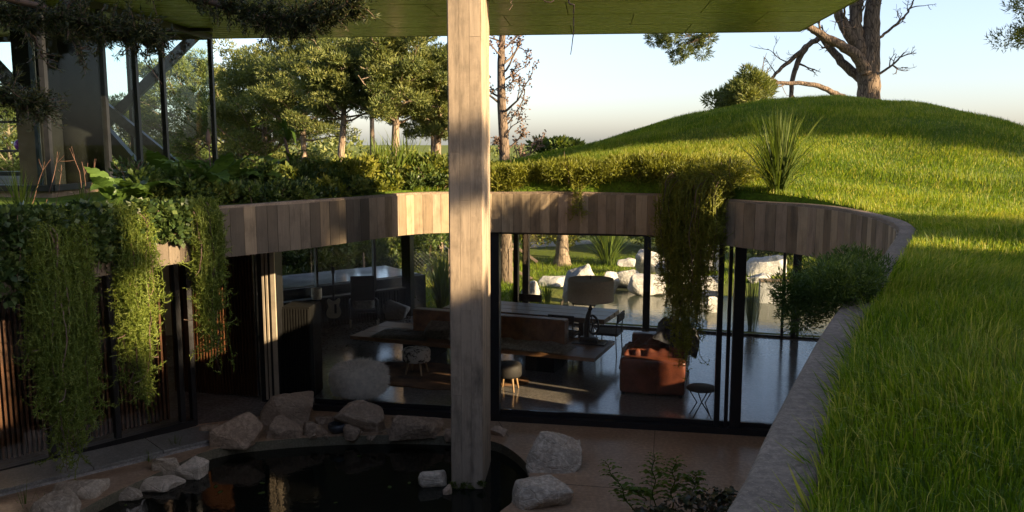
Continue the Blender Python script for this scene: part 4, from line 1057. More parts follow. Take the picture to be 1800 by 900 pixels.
def pine(name, label, base, H, crown_w, crown_lo, r0, seed, group, n_limbs=16, n_clump=3, leaves=150, leaf=0.16, lean=(0, 0), mat='pine', flat=0.5, top_flat=0.8, cat='tree', leaf_w=0.34, dens=1.0, bark='bark', cr=1.0, needles=False):
    """round-headed old pine: trunk, limbs, needle clumps carried on the limb ends"""
    rng = np.random.default_rng(seed)
    t_ = thing(name, label, cat, base, 0, group)
    n = 11; zz = np.linspace(0, 1, n)
    tp = np.stack([lean[0]*zz**1.3 + rng.normal(0, 0.03, n)*H*0.12*zz, lean[1]*zz + rng.normal(0, 0.03, n)*H*0.08*zz, zz*H*0.93], 1)
    tr_ = r0*(1 - 0.80*zz) + r0*0.4*np.exp(-zz*18)
    paths = [(tp, tr_)]; C = []; CR_ = []
    for i in range(n_limbs):
        f = crown_lo + (1-crown_lo)*((i + rng.uniform(0, 1))/n_limbs)*0.95
        z = f*H*0.93
        p0 = np.array([np.interp(f, zz, tp[:, k]) for k in range(3)])
        q = (f-crown_lo)/(1-crown_lo); dome = math.sqrt(max(0.05, 1 - (max(q-0.35, 0)/0.68)**2))*(0.72 + 0.28*min(1, q/0.35))
        a = i*2.4 + rng.uniform(-0.5, 0.5); L = crown_w*0.5*dome*rng.uniform(0.62, 1.05)
        el = 0.10 + 0.85*q*top_flat
        d = (math.cos(a)*math.cos(el), math.sin(a)*math.cos(el), math.sin(el))
        pp = limb_path(p0, d, L, rng, 7, 0.06, 0.13)
        rl = max(0.02, np.interp(f, zz, tr_)*0.42)
        paths.append((pp, np.linspace(rl, rl*0.25, 7)))
        for k in range(n_clump):
            j = rng.uniform(0.42, 1.0); c = np.array([np.interp(j, np.linspace(0, 1, 7), pp[:, m]) for m in range(3)])
            c2 = c + rng.normal(0, 1, 3)*np.array([0.26, 0.26, 0.10])*crown_w*0.22 + np.array([0, 0, crown_w*0.03])
            if rng.uniform() < 0.75: paths.append((np.array([c, (c+c2)/2 + rng.normal(0, .04, 3), c2]), [rl*0.3, rl*0.2, rl*0.1]))
            C.append(c2); CR_.append(crown_w*rng.uniform(0.085, 0.15))
    for k in range(max(3, n_limbs//4)):
        C.append(tp[-1] + rng.normal(0, 1, 3)*np.array([1, 1, 0.35])*crown_w*0.12); CR_.append(crown_w*rng.uniform(0.09, 0.14))
    tubes('trunk', paths, M[bark], t_, 8)
    C = np.array(C); CR_ = np.array(CR_)*cr
    P, d, ids = clumps_points(C, CR_, int(leaves*dens), rng, flat, 0.45)
    ct = rng.uniform(0.25, 0.7, len(C))
    D = d*0.7 + np.array([0, 0, 0.45]) + rng.normal(0, 0.35, d.shape)
    foliage('crown', P, D, leaf*rng.uniform(0.6, 1.2, len(P)), leaf*leaf_w, M[mat], t_, rng, ct[ids] + rng.normal(0, 0.2, len(P)), needles)
    return t_
def px_tree(px, y, top_py, **k):
    """a tree rooted in the garden at depth y whose top reaches photo row top_py"""
    g = at_y(px, 300, y); H = at_y(px, top_py, y).z
    return (g.x, y, -0.03), H
def dead_branches(start, d, L, r, rng, depth, out, spread=0.7, up_=0.05):
    n = 6; pp = limb_path(start, d, L, rng, n, up_, 0.16)
    out.append((pp, np.linspace(r, max(r*0.35, 0.004), n)))
    if depth == 0: return
    for k in range(int(rng.integers(2, 5))):
        j = rng.uniform(0.3, 0.98); i = min(int(j*(n-1)), n-2)
        c = pp[i] + (pp[i+1]-pp[i])*(j*(n-1)-i)
        dd = unit(pp[i+1]-pp[i]) + rng.normal(0, spread, 3); dead_branches(c, dd, L*rng.uniform(0.35, 0.6), r*0.5, rng, depth-1, out, spread, up_)

# ------------------------------------------------------------------ grove behind the house
GR = 'pines in the grove beyond the roof'
grove = [  # px, depth, top row, crown width px, crown_lo, trunk radius, limbs, label
    (655, 32.5, 62, 210, 0.76, 0.17, 22, 'tallest pine at the middle of the grove'),
    (760, 35.0, 112, 150, 0.64, 0.15, 18, 'lower leafy pine beside the pier'),
    (535, 34.0, 84, 220, 0.58, 0.20, 26, 'wide dense pine left of the pale trunk'),
    (468, 37.0, 120, 230, 0.26, 0.25, 24, 'dense pine with foliage down to the plants'),
    (400, 41.0, 175, 200, 0.12, 0.24, 20, 'rounded pine beside the pavilion corner'),
    (335, 44.0, 118, 210, 0.22, 0.25, 22, 'large pine seen through the pavilion glass'),
    (232, 46.0, 190, 190, 0.15, 0.22, 18, 'low pine seen between the pavilion braces'),
    (130, 48.0, 215, 190, 0.15, 0.22, 16, 'low pine behind the dark pavilion core'),
    (20, 46.0, 175, 210, 0.15, 0.22, 16, 'pine at the end of the grove past the shelves'),
    (-120, 44.0, 130, 230, 0.2, 0.24, 14, 'pine standing beyond the pavilion end')]
for i, (px, y, tpy, cw, lo, r0, nl, lab) in enumerate(grove):
    b_, H = px_tree(px, y, tpy)
    pine('pine_tree', lab, b_, H, cw*1.2*mpp(y), lo, r0, 100+i, GR, nl+10, 6, 230, 0.13 if y < 36 else 0.16, leaf_w=0.30, flat=0.5, cr=0.62, needles=True)
# far woods closing the horizon
rng = np.random.default_rng(44)
xs = np.concatenate([np.linspace(-95, -12, 34), np.linspace(-8, 95, 40)])
C = np.stack([xs, rng.uniform(85, 110, len(xs)), rng.uniform(1.0, 3.0, len(xs))], 1)
C[C[:, 0] > -10, 2] *= 0.5
P, d, ids = clumps_points(C, rng.uniform(2.2, 3.6, len(C)), 420, rng, 0.75, 0.6)
fw = foliage('far_woods', P, d + rng.normal(0, .5, d.shape), 0.6, 0.4, M['pine'], None, rng, rng.uniform(0.2, 0.7, len(C))[ids] + rng.normal(0, .2, len(P)), True)
tag(fw, 'low dark line of distant woods on the horizon', 'woods', kind='stuff')

# dead pine behind the pier
rng = np.random.default_rng(9)
dp = at_y(888, 300, 25.0); dt = thing('dead_pine', 'bare dead pine standing behind the concrete pier', 'tree', (dp.x, 25.0, -0.03))
tp = np.array([(0.0, 0, 0), (0.0, 0, 2.5), (-0.02, 0, 3.9), (-0.10, 0, 5.2), (-0.12, 0.05, 6.4), (-0.06, 0, 7.4), (-0.1, 0, 8.6), (-0.02, 0, 10.2)])
out = [(tp, [0.26, 0.20, 0.17, 0.145, 0.12, 0.10, 0.07, 0.03])]
for z in np.linspace(3.2, 9.6, 30):
    c = np.array([np.interp(z, tp[:, 2], tp[:, 0]), 0, z]); a = rng.uniform(0, 2*math.pi)
    dead_branches(c, (math.cos(a), math.sin(a)*0.6, rng.uniform(0.1, 1.0)), rng.uniform(0.5, 1.35), rng.uniform(0.02, 0.05), rng, 2, out, 0.6, 0.10)
tubes('trunk', out, M['bark_dead'], dt, 6)
cn = np.concatenate([p[0][2:] for p in out[1:] if p[1][0] < 0.03])
cn = cn[rng.choice(len(cn), min(900, len(cn)), replace=False)]
foliage('cones', np.repeat(cn, 3, 0) + rng.normal(0, .03, (len(cn)*3, 3)), rng.normal(0, 1, (len(cn)*3, 3)), 0.09, 0.05, M['twig'], dt, rng)
# big old half dead pine on the right
rng = np.random.default_rng(21); yb = 25.0
def q_(px, py, dy=0.0): return np.array(at_y(px, py, yb+dy))
root = at_y(1526, 300, yb); bt = thing('old_pine', 'big old half bare pine behind the mound crest', 'tree', (root.x, yb, -0.03)); off = np.array([root.x, yb, -0.03])
out = []
def lim(pts, r0, r1, twigs=5, depth=2, tl=0.9):
    P = np.array([q_(*p) for p in pts]) - off; n = len(P)
    # smooth the polyline
    tt = np.linspace(0, n-1, (n-1)*4+1); Q = np.stack([np.interp(tt, np.arange(n), P[:, k]) for k in range(3)], 1)
    for _ in range(3): Q[1:-1] = 0.5*Q[1:-1] + 0.25*(Q[:-2]+Q[2:])
    Q[1:-1] += rng.normal(0, 0.015, Q[1:-1].shape)
    out.append((Q, np.linspace(r0, r1, len(Q))))
    for k in range(twigs):
        i = int(rng.integers(len(Q)//3, len(Q)-1)); dd = unit(Q[i+1 if i+1 < len(Q) else i]-Q[i-1]) + rng.normal(0, 0.7, 3)
        dead_branches(Q[i], dd, tl*rng.uniform(0.5, 1.1), max(r1*0.6, 0.02), rng, depth, out, 0.6, 0.03)
lim([(1527, 420), (1527, 250), (1527, 175), (1526, 130)], 0.34, 0.31, 0)
lim([(1526, 135), (1531, 90), (1530, 40), (1538, 0), (1545, -60, 0.3), (1552, -160, .5)], 0.30, 0.12, 7)
lim([(1524, 130), (1512, 85), (1502, 45), (1506, 0), (1500, -70, -.5), (1490, -150, -.8)], 0.24, 0.10, 7)
lim([(1522, 100), (1500, 68), (1478, 38), (1470, 12), (1440, -30), (1400, -70)], 0.20, 0.07, 7)
lim([(1522, 128, -.2), (1510, 100, -.3), (1485, 82, -.4), (1455, 68, -.5), (1430, 52, -.6), (1405, 35, -.7), (1370, 10, -.9)], 0.18, 0.06, 6)
lim([(1518, 140, .2), (1492, 122, .4), (1468, 95, .6), (1445, 65, .8), (1425, 50, .9)], 0.16, 0.07, 4)
lim([(1445, 65, .8), (1420, 78, .7), (1400, 98, .6), (1375, 120, .5), (1352, 140, .4), (1335, 150, .4)], 0.09, 0.03, 5)
lim([(1418, 80, .7), (1400, 110, .7), (1394, 140, .7), (1390, 172, .7)], 0.09, 0.06, 2)
lim([(1490, 180, -.4), (1470, 165, -.6), (1440, 150, -.7), (1405, 145, -.8), (1360, 148, -.9), (1340, 145, -1)], 0.09, 0.04, 7)
lim([(1528, 100, .2), (1540, 70, .2), (1560, 55, .2), (1585, 35, .2), (1600, 15, .2), (1606, 0, .2)], 0.05, 0.02, 6, 2, 0.6)
lim([(1538, 135, -.2), (1560, 122, -.4), (1578, 105, -.6), (1590, 92, -.7)], 0.04, 0.015, 6, 2, 0.5)
lim([(1400, -70), (1330, -30), (1290, 10), (1255, 60), (1200, 80)], 0.08, 0.03, 3)
tubes('trunk', [p for p in out if p[1][0] >= 0.03], M['bark_dead'], bt, 10); tubes('twigs', [p for p in out if p[1][0] < 0.03], M['bark_dead'], bt, 4)['kind'] = 'stuff'
C = np.array([q_(px, py, dy) for px, py, dy in ((1168, 75, 0), (1185, 82, .3), (1205, 90, -.3), (1190, 100, .1), (1225, 75, .2), (1245, 66, -.2), (1165, 62, .2), (1210, 62, 0), (1235, 90, 0), (1180, 60, -.3), (1150, 68, .2), (1222, 60, .3))]) - off
P, d, ids = clumps_points(C, rng.uniform(0.16, 0.32, len(C)), 420, rng, 0.8, 0.3)
foliage('crown', P, d + np.array([0, 0, 0.3]) + rng.normal(0, .3, d.shape), 0.13, 0.022, M['pine'], bt, rng, rng.uniform(0.0, 0.5, len(P)))
# young pine on the crest
b_, H = px_tree(1305, 22.5, 132)
pine('young_pine', 'bushy young pine beside the old tree on the mound crest', b_, H, 150*mpp(22.5), 0.74, 0.10, 301, None, 22, 3, 330, 0.17, flat=0.75, leaf_w=0.16)
# pine reaching in from the right
b_, H = px_tree(1905, 23.0, -190)
pine('pine_tree', 'pine whose dark boughs hang beyond the mound end', b_, H, 430*mpp(23), 0.64, 0.28, 302, None, 30, 5, 420, 0.15, leaf_w=0.2, cr=0.8, needles=True)

# tall pines out of frame on the sunny side; their shade falls over lawn and courtyard
su, sv = np.array([math.cos(R(SUN_AZ)), math.sin(R(SUN_AZ))]), np.array([math.sin(R(SUN_AZ)), -math.cos(R(SUN_AZ))])
def shade_pos(u, s_): q = su*u + sv*s_; return (q[0], q[1], -0.03)
for i, (u, s_, H, cw, lo, lab) in enumerate([(16.8, 24, 14.4, 4.2, 0.62, 'tall pine shading the mound crest'), (15.8, 28, 15.2, 2.2, 0.62, 'second tall pine shading the mound crest'),
                                           (17.9, 29, 15.4, 2.2, 0.62, 'third tall pine shading the mound crest'),
                                           (2.4, 22, 15.0, 5.4, 0.45, 'tall pine shading the near lawn'), (-2.5, 24, 15.5, 7.0, 0.4, 'broad pine shading the wall beside the lawn'),
                                           (3.9, 27, 15.0, 2.6, 0.5, 'narrow pine behind the one shading the lawn'), (7.0, 24, 14.2, 0.95, 0.62, 'slim pine dappling the courtyard wall'), (7.0, 27, 15.0, 0.95, 0.62, 'second slim pine dappling the courtyard wall'), (7.45, 25, 14.4, 0.7, 0.62, 'third slim pine dappling the courtyard wall'), (7.5, 28, 15.2, 0.7, 0.62, 'fourth slim pine dappling the courtyard wall')]):
    pine('pine_tree', lab, shade_pos(u, s_), H, cw, lo, 0.3, 400+i, 'tall pines on the sunny side of the garden', 34, 4, 150, 0.55, leaf_w=0.6, flat=0.85, cr=1.5, needles=True)

# two boughs of a slim pine cross the sun's path to the pier
rng = np.random.default_rng(61); sp0 = shade_pos(7.45, 25)
sp_t = [o for o in bpy.data.objects if o.get('label') == 'third slim pine dappling the courtyard wall'][0]; C = []
for zz, k0 in ((12.75, 0), (12.35, 1), (10.75, 2)):
    P = [np.array([su[0]*q, su[1]*q, zz + 0.10*q*(1 if k0 != 1 else -0.5)]) for q in np.linspace(0, 1.6, 6)]
    tubes('bough', [(np.array(P), np.linspace(0.09, 0.05, 6))], M['bark'], sp_t, 6); C += [p + rng.normal(0, .05, 3) for p in P[2:]]
P, d, ids = clumps_points(np.array(C), np.full(len(C), 0.17), 90, rng, 0.9, 0.2)
foliage('bough_needles', P, d, 0.25, 0.12, M['pine'], sp_t, rng, None, True)
# pines behind camera, mirrored in glass and pond; last added to darken near lawn
for i, (x, y, H, cw, lab) in enumerate([(-9, -9, 13, 8, 'dark pine standing behind the courtyard'), (-16, -5, 14, 8, 'spreading pine beyond the shaded wall'), (-3, -14, 14, 9, 'tall pine behind the near lawn'), (-20, 3, 13, 7, 'pine at the end of the pavilion'), (5, -15, 14, 8, 'pine far behind the near lawn'), (6.6, -2.4, 11.5, 5.5, 'unseen pine added to darken the near lawn')]):
    pine('pine_tree', lab, (x, y, -0.03), H, cw, 0.5 if x > 0 and y > -10 else 0.22, 0.3, 450+i, 'pines behind the courtyard', 24, 3, 110, 0.6, leaf_w=0.6, flat=0.8, cr=1.4, needles=True)

# ------------------------------------------------------------------ lawn blades
def inside_ring(x, y):
    poly = RO; c = np.zeros(len(x), bool); j = len(poly)-1
    for i in range(len(poly)):
        xi, yi = poly[i]; xj, yj = poly[j]
        if yi != yj:
            c ^= ((yi > y) != (yj > y)) & (x < (xj-xi)*(y-yi)/(yj-yi) + xi)
        j = i
    return c
rng = np.random.default_rng(77)
def noise2(x, y, s, o=0.0): return np.sin(x*s*1.3 + o + 1.7*np.sin(y*s*0.9 + o))*np.sin(y*s*1.1 - o + 1.3*np.sin(x*s*0.7))
BV, BF, BT = [], [], []; nb = 0
for (x0, x1, y0, y1, dens, hmin, hmax, wd, bend) in ((0.0, 3.6, -0.3, 4.0, 13500, 0.03, 0.095, 0.0031, 1.1), (1.7, 7.5, 4.0, 9.0, 6000, 0.035, 0.085, 0.0055, 0.9), (-2.0, 10.7, 9.0, 20.2, 2400, 0.04, 0.085, 0.009, 0.7)):
    n = int((x1-x0)*(y1-y0)*dens); x = rng.uniform(x0, x1, n); y = rng.uniform(y0, y1, n)
    ok = (~inside_ring(x, y)) & (x < y*0.78 + 1.2) & (x > -y*0.3 - 0.5) & (y < rear_y(x) - 0.05)
    ok &= ~((x < -1.4) & (y > 9))
    if y0 < 4: ok &= (x > -0.2)
    x, y = x[ok], y[ok]; n = len(x); z = hill(x, y)
    patch = noise2(x, y, 1.1) * 0.5 + noise2(x, y, 3.7, 2.0)*0.5
    h = rng.uniform(hmin, hmax, n)*(1 + 0.35*noise2(x, y, 2.1, 5)) ; h *= np.where(rng.uniform(0, 1, n) < 0.05, 1.5, 1)
    a = rng.uniform(0, 2*math.pi, n) + 0.0; D = np.stack([np.cos(a), np.sin(a)], 1)
    wind = np.stack([noise2(x, y, 1.9, 1), noise2(x, y, 1.7, 3)], 1)*0.6
    D = D*rng.uniform(0.15, 1, n)[:, None] + wind
    b2 = rng.uniform(0.15, bend, n)[:, None]
    s = rng.uniform(0, 2*math.pi, n); S = np.stack([np.cos(s), np.sin(s), np.zeros(n)], 1)*(wd*rng.uniform(0.7, 1.3, n))[:, None]*0.5
    B = np.stack([x, y, z - 0.008], 1); hv = h[:, None]
    mid = B + np.concatenate([D*b2*hv*0.35, hv*0.62], 1); tip = B + np.concatenate([D*b2*hv*1.05, hv*(1.0 - 0.28*b2)], 1)
    V = np.stack([B - S, B + S, mid - S*0.75, mid + S*0.75, tip], 1).reshape(-1, 3)
    k5 = np.arange(n)[:, None]*5 + nb
    F = np.concatenate([k5 + np.array([0, 1, 3]), k5 + np.array([0, 3, 2]), k5 + np.array([2, 3, 4])], 0) if y0 < 9 else k5 + np.array([0, 1, 4])
    tone = 0.42 + 0.26*patch + 0.15*noise2(x, y, 0.5, 4.0) + rng.normal(0, 0.18, n); tone = np.where(rng.uniform(0, 1, n) < 0.08, 1.0, tone)
    BV.append(V); BF.append(F); BT.append(np.repeat(np.clip(tone, 0, 1), 5)); nb += 5*n
grs = big('grass', np.concatenate(BV), np.concatenate(BF), M['grass'], None, tone=np.concatenate(BT)); tag(grs, 'long green lawn grass covering roof and mound', 'grass', kind='stuff')
rs2 = random.Random(14)
for k, (y_lo, y_hi, lab) in enumerate(((1.0, 2.0, 'loose grass tuft leaning over the nearest wall top'), (2.0, 2.7, 'loose grass tuft on the wall top before the shrub'), (2.7, 3.5, 'loose grass tuft at the shrub foot'))):
    c_i = [i for i in range(NR) if y_lo < RO[i][1] < y_hi and RO[i][0] > 0]; q = RO[c_i[len(c_i)//2]]; tf = thing('grass_tuft', lab, 'grass', (q[0], q[1], Z_TOP-0.03)); PP, DD = [], []
    for _ in range(260):
        i = rs2.choice(c_i); o_ = RO[i] + RN[i]*rs2.uniform(0.0, 0.05); PP.append((o_[0]-q[0], o_[1]-q[1], 0.0)); DD.append((-RN[i][0]*rs2.uniform(-0.2, 1.0) + rs2.gauss(0, .4), -RN[i][1]*rs2.uniform(-0.2, 1.0) + rs2.gauss(0, .4), rs2.uniform(0.5, 1.3)))
    foliage('blades', np.array(PP), np.array(DD), np.array([rs2.uniform(0.06, 0.15) for _ in PP]), 0.004, M['grass'], tf, rng)
# garden lawn grass beyond the house
n = 60000; x = rng.uniform(-9, 12, n); y = 18.5 + 16*rng.uniform(0, 1, n)**1.3
ok = ~((x > 1.0) & (x < 9.6) & (y < 24.8)) & ~((y > 30.4) & (y < 36)) & (y > 20.6 - 0.25*x)
x, y = x[ok], y[ok]; n = len(x); h = rng.uniform(0.06, 0.16, n)
B = np.stack([x, y, np.full(n, -0.04)], 1); D = np.concatenate([rng.normal(0, 0.5, (n, 2)), np.ones((n, 1))], 1)
gg = foliage('garden_grass', B, D, h*1.3, 0.026, M['grass'], None, rng, 0.5 + 0.25*noise2(x, y, .8) + rng.normal(0, .15, n), True); tag(gg, 'sunlit garden grass beyond the rear glass', 'grass', kind='stuff')

# ------------------------------------------------------------------ trailing plants
def trailing(name, label, px0, px1, top, tip_fn, nstr, seed, mat='trail', leaf=0.036, lw=0.007, curl=0.5, bulge=0.16, off_in=0.03, crown=True, group=None, depth=0.16):
    """strands that start on the parapet between photo columns px0..px1 and hang to tip_fn(f) metres"""
    rng = np.random.default_rng(seed)
    # parapet arc between these columns
    cand = [(i, RP[i][0]/RP[i][1]*FPX + 900) for i in range(NR) if RP[i][1] > 6.0]
    sel = sorted([(p, i) for i, p in cand if px0-12 <= p <= px1+12])
    arc = np.array([RP[i] for _, i in sel]); nrm = np.array([RN[i] for _, i in sel]); pxs = np.array([p for p, _ in sel])
    base = np.array([arc[:, 0].mean(), arc[:, 1].mean(), 0])
    t_ = thing(name, label, 'plant', (base[0], base[1], Z_TOP), 0, group); base[2] = Z_TOP
    paths = []; dry = []; LP, LD, LT = [], [], []
    for s in range(nstr):
        f = rng.uniform(0, 1); pq = px0 + (px1-px0)*f
        k = np.array([np.interp(pq, pxs, arc[:, 0]), np.interp(pq, pxs, arc[:, 1])]); nn = np.array([np.interp(pq, pxs, nrm[:, 0]), np.interp(pq, pxs, nrm[:, 1])])
        L = max(0.25, tip_fn(f)*(rng.uniform(0.45, 1.0)**0.6))
        inw = -nn*rng.uniform(off_in, off_in+depth)
        tang = np.array([-nn[1], nn[0]])
        m = max(8, int(L/0.045)); sway = rng.normal(0, 0.03); ph = rng.uniform(0, 6.28, 3); w = rng.uniform(4, 9, 3)
        q = np.linspace(0, 1, m); zz = top + 0.05 + bulge*rng.uniform(-0.2, 1)*np.sin(np.minimum(q*L/0.35, 1)*math.pi)*0.6 - np.maximum(0, q*L - 0.12)
        outw = np.clip(q*L/0.25, 0, 1)
        xy = k[None] + nn[None]*(0.10*(1-outw))[:, None] + inw[None]*outw[:, None]
        amp = 0.034*curl
        lat = sway*q*L*0.6 + amp*np.cumsum(rng.normal(0, 1, m))*0.45 + amp*np.sin(zz*w[0] + ph[0])
        dpt = amp*np.sin(zz*w[1] + ph[1]) + amp*0.35*np.cumsum(rng.normal(0, 1, m))
        lat -= lat[0]; dpt -= dpt[0]
        hook = np.clip((q-0.86)/0.14, 0, 1)**2*rng.normal(0, 0.09); lat += hook; zz = zz + np.clip((q-0.86)/0.14, 0, 1)**2*abs(hook[-1])*0.9
        P = np.concatenate([xy + tang[None]*lat[:, None] - nn[None]*dpt[:, None], zz[:, None]], 1) - base
        if rng.uniform() < 0.10:
            dry.append((P, np.linspace(0.005, 0.003, m))); continue
        paths.append((P, np.linspace(0.0035, 0.0022, m)))
        T = unit(np.gradient(P, axis=0)); reps = 3
        Pi = np.repeat(P, reps, 0) + np.repeat(T, reps, 0)*rng.uniform(-.02, .02, (m*reps, 1))
        Dd = rng.normal(0, 1, (m*reps, 3)) + np.repeat(T, reps, 0)*0.5 + np.array([0, 0, 0.25])
        LP.append(Pi); LD.append(Dd); LT.append(np.repeat(np.clip(rng.uniform(0.25, 0.75) + rng.normal(0, 0.12, m), 0, 1), reps))
        # side sprigs curling out
        for _ in range(int(L*9.0)):
            i = int(rng.integers(2, m)); a = unit(rng.normal(0, 1, 3)*np.array([1, 1, 0.4])); ll = rng.uniform(0.04, 0.11); u_ = np.linspace(0, 1, 5)
            sp_ = P[i] + a[None]*(u_*ll)[:, None] + np.array([0, 0, 1.0])[None]*((u_**2 - 0.7*u_)*ll*rng.uniform(0.3, 1.6))[:, None]
            paths.append((sp_, np.linspace(0.0028, 0.0014, 5)))
            LP.append(np.repeat(sp_, 2, 0)); LD.append(rng.normal(0, 1, (10, 3)) + a); LT.append(np.full(10, rng.uniform(0.4, 0.95)))
    if dry: V, F = ribbon_arrays(dry); big('dry_stem', V, F, M['twig'], t_)
    V, F = ribbon_arrays(paths); tn = np.full(len(V), 0.55) + np.repeat(rng.normal(0, .12, len(V)//2), 2)
    big('stem', V, F, M[mat], t_, tone=np.clip(tn, 0, 1))
    P = np.concatenate(LP); foliage('leaves', P, np.concatenate(LD), leaf*rng.uniform(0.6, 1.3, len(P)), lw*1.4, M[mat], t_, rng, np.concatenate(LT) + rng.normal(0, 0.12, len(P)), True)
    return t_
def tri(f, peak, lo, hi, p=1.3):
    d_ = abs(f-peak)/max(peak, 1-peak); return lo + (hi-lo)*max(0, 1-d_**p)
HP = 'trailing plants hanging over the parapet'
trailing('trailing_plant', 'widest curtain of fine green trailing plant on the shaded wall', 24, 128, Z_TOP, lambda f: tri(f, 0.55, 1.5, 2.62), 300, 1, bulge=0.05, group=HP)
trailing('trailing_plant', 'narrow trailing plant hanging in front of the dark doors', 190, 244, Z_TOP, lambda f: tri(f, 0.45, 1.1, 2.35), 190, 2, bulge=0.05, group=HP)
trailing('trailing_plant', 'sunlit slender trailing plant beside the bare concrete parapet', 330, 372, Z_TOP, lambda f: tri(f, 0.45, 0.9, 2.15), 170, 3, bulge=0.05, group=HP)
trailing('trailing_plant', 'thick trailing plant hanging over the striped parapet to the sofa', 1174, 1282, Z_TOP, lambda f: tri(f, 0.46, 0.8, 2.75, 0.9), 330, 4, 'yfern', bulge=0.5, group=HP, depth=0.22)
trailing('trailing_plant', 'thin wisp of yellow green plant over the parapet beside the pier', 1008, 1024, Z_TOP, lambda f: 0.6, 14, 5, 'yfern', group=HP)

# ------------------------------------------------------------------ mounds of leaves
def mound(name, label, C, rad, n_each, leaf, lw, mat, seed, flat=0.6, group=None, cat='plant', up_=0.5, stems=0, stem_mat='twig', tone=(0.2, 0.8)):
    rng = np.random.default_rng(seed); C = np.asarray(C, float); base = np.array([C[:, 0].mean(), C[:, 1].mean(), C[:, 2].min()])
    t_ = thing(name, label, cat, base, 0, group)
    P, d, ids = clumps_points(C - base, np.asarray(rad, float), n_each, rng, flat, 0.35)
    D = d*0.8 + np.array([0, 0, up_]) + rng.normal(0, 0.45, d.shape)
    tb_ = rng.uniform(*tone, len(C))
    foliage('leaves', P, D, leaf*rng.uniform(0.5, 1.25, len(P)), leaf*lw, M[mat], t_, rng, tb_[ids] + rng.normal(0, 0.16, len(P)))
    if stems:
        pa = []
        for k in range(stems):
            i = int(rng.integers(0, len(C))); a = rng.normal(0, 1, 3)*np.array([1, 1, 0]) ; p0 = (C[i]-base)*np.array([1, 1, 0]) - np.array([0, 0, 0.05])
            p2 = (C[i]-base) + unit(rng.normal(0, 1, 3))*rad[i]*0.8 + np.array([0, 0, rad[i]*0.3]); pa.append((np.array([p0, (p0+p2)/2 + a*0.03 + np.array([0, 0, .05]), p2]), [0.006, 0.005, 0.003]))
        tubes('stems', pa, M[stem_mat], t_, 4)['kind'] = 'stuff'
    return t_
# feathery yellow-green ground cover along the far parapet
i_far = sorted([(RO[i][0]/RO[i][1]*FPX+900, i) for i in range(NR) if RO[i][1] > 9.3])
def par_pt(px, out=0.15, dz=0.05):
    i = min(i_far, key=lambda q: abs(q[0]-px))[1]; p = RO[i] + RN[i]*out; return (p[0], p[1], float(hill(p[0], p[1])) + dz)
rs = random.Random(8)
segs = [(862, 900, 'feathery plant beside the pier'), (902, 945, 'golden feathery plant'), (946, 990, 'feathery plant'), (992, 1030, 'bright feathery plant above the thin wisp'), (1032, 1075, 'dense feathery plant'), (1078, 1120, 'rounded feathery plant'), (1122, 1170, 'dark based feathery plant'), (1172, 1230, 'feathery plant topping the thick trailing plant'), (1232, 1290, 'spreading feathery plant at the striped wall')]
for j, (a, b, lab) in enumerate(segs):
    C = [par_pt(rs.uniform(a, b), rs.uniform(-0.06, 0.55), rs.uniform(0.02, 0.22)) for _ in range(18)]
    mound('feathery_plant', lab + (' along the far parapet' if 'parapet' not in lab else ''), C, [rs.uniform(0.11, 0.22) for _ in C], 330, 0.075, 0.16, 'yfern', 500+j, 0.7, 'feathery plants along the far parapet', stems=14)
# rosemary-like shrub on the near right wall
C = []
near_i = [i for i in range(NR) if 3.6 < RP[i][1] < 4.3 and RP[i][0] > 0]
for _ in range(64):
    i = rs.choice(near_i); o_ = rs.uniform(-0.25, 0.10); q = RP[i] + RN[i]*o_
    C.append((q[0], q[1], Z_TOP + rs.uniform(-0.02, 0.14) - max(0, -o_)*rs.uniform(0.1, 0.6)))
mound('rosemary_shrub', 'dark green needle leaved shrub spilling over the near parapet', C, [rs.uniform(0.06, 0.11) for _ in C], 420, 0.03, 0.18, 'bush', 530, 0.85, stems=0, tone=(0.0, 0.45))
# spiky clumps
def spiky(name, label, base, n, L, w, spread, mat, seed, cat='plant', group=None, bend=0.5):
    rng = np.random.default_rng(seed); t_ = thing(name, label, cat, base, 0, group); V, F, T = [], [], []; m = 7
    for i in range(n):
        a = rng.uniform(0, 2*math.pi); tilt = abs(rng.normal(0, 1))*spread; l = L*rng.uniform(0.55, 1.08); u_ = np.linspace(0, 1, m)
        bd = tilt*(0.5 + 0.8*u_) + bend*u_**2*rng.uniform(0.1, 1.0)*tilt*1.5
        ds = l/(m-1); hx = np.concatenate([[0], np.cumsum(np.sin(bd[1:])*ds)]); hz = np.concatenate([[0], np.cumsum(np.cos(bd[1:])*ds)])
        r0 = rng.uniform(0, 0.09)*L; P = np.stack([math.cos(a)*(hx+r0), math.sin(a)*(hx+r0), hz], 1)
        tw = rng.uniform(-0.6, 0.6); S = np.array([-math.sin(a+tw), math.cos(a+tw), 0])*w*0.5; wd = (np.array([0.8, 1, 1, 0.9, 0.75, 0.45, 0.04])*rng.uniform(0.6, 1.1))[:, None]
        b0 = len(V)*2*m; V.append(np.stack([P - S*wd, P + S*wd], 1).reshape(-1, 3)); k = np.arange(m-1)[:, None]*2 + b0
        F.append(k + np.array([0, 1, 3, 2])); T.append(np.full(2*m, np.clip(rng.normal(0.45, 0.22), 0, 1)))
    big('blades', np.concatenate(V), np.concatenate(F), M[mat], t_, tone=np.concatenate(T)); return t_
c = at_z(1368, 338, Z_TOP+0.02); c = Vector((3.22, 10.35, 0)); c.z = float(hill(c.x, c.y))
spiky('sedge_clump', 'tall spiky sedge clump on the lawn behind the striped parapet', (c.x, c.y, c.z-0.02), 330, 1.0, 0.02, 0.55, 'bush', 601)
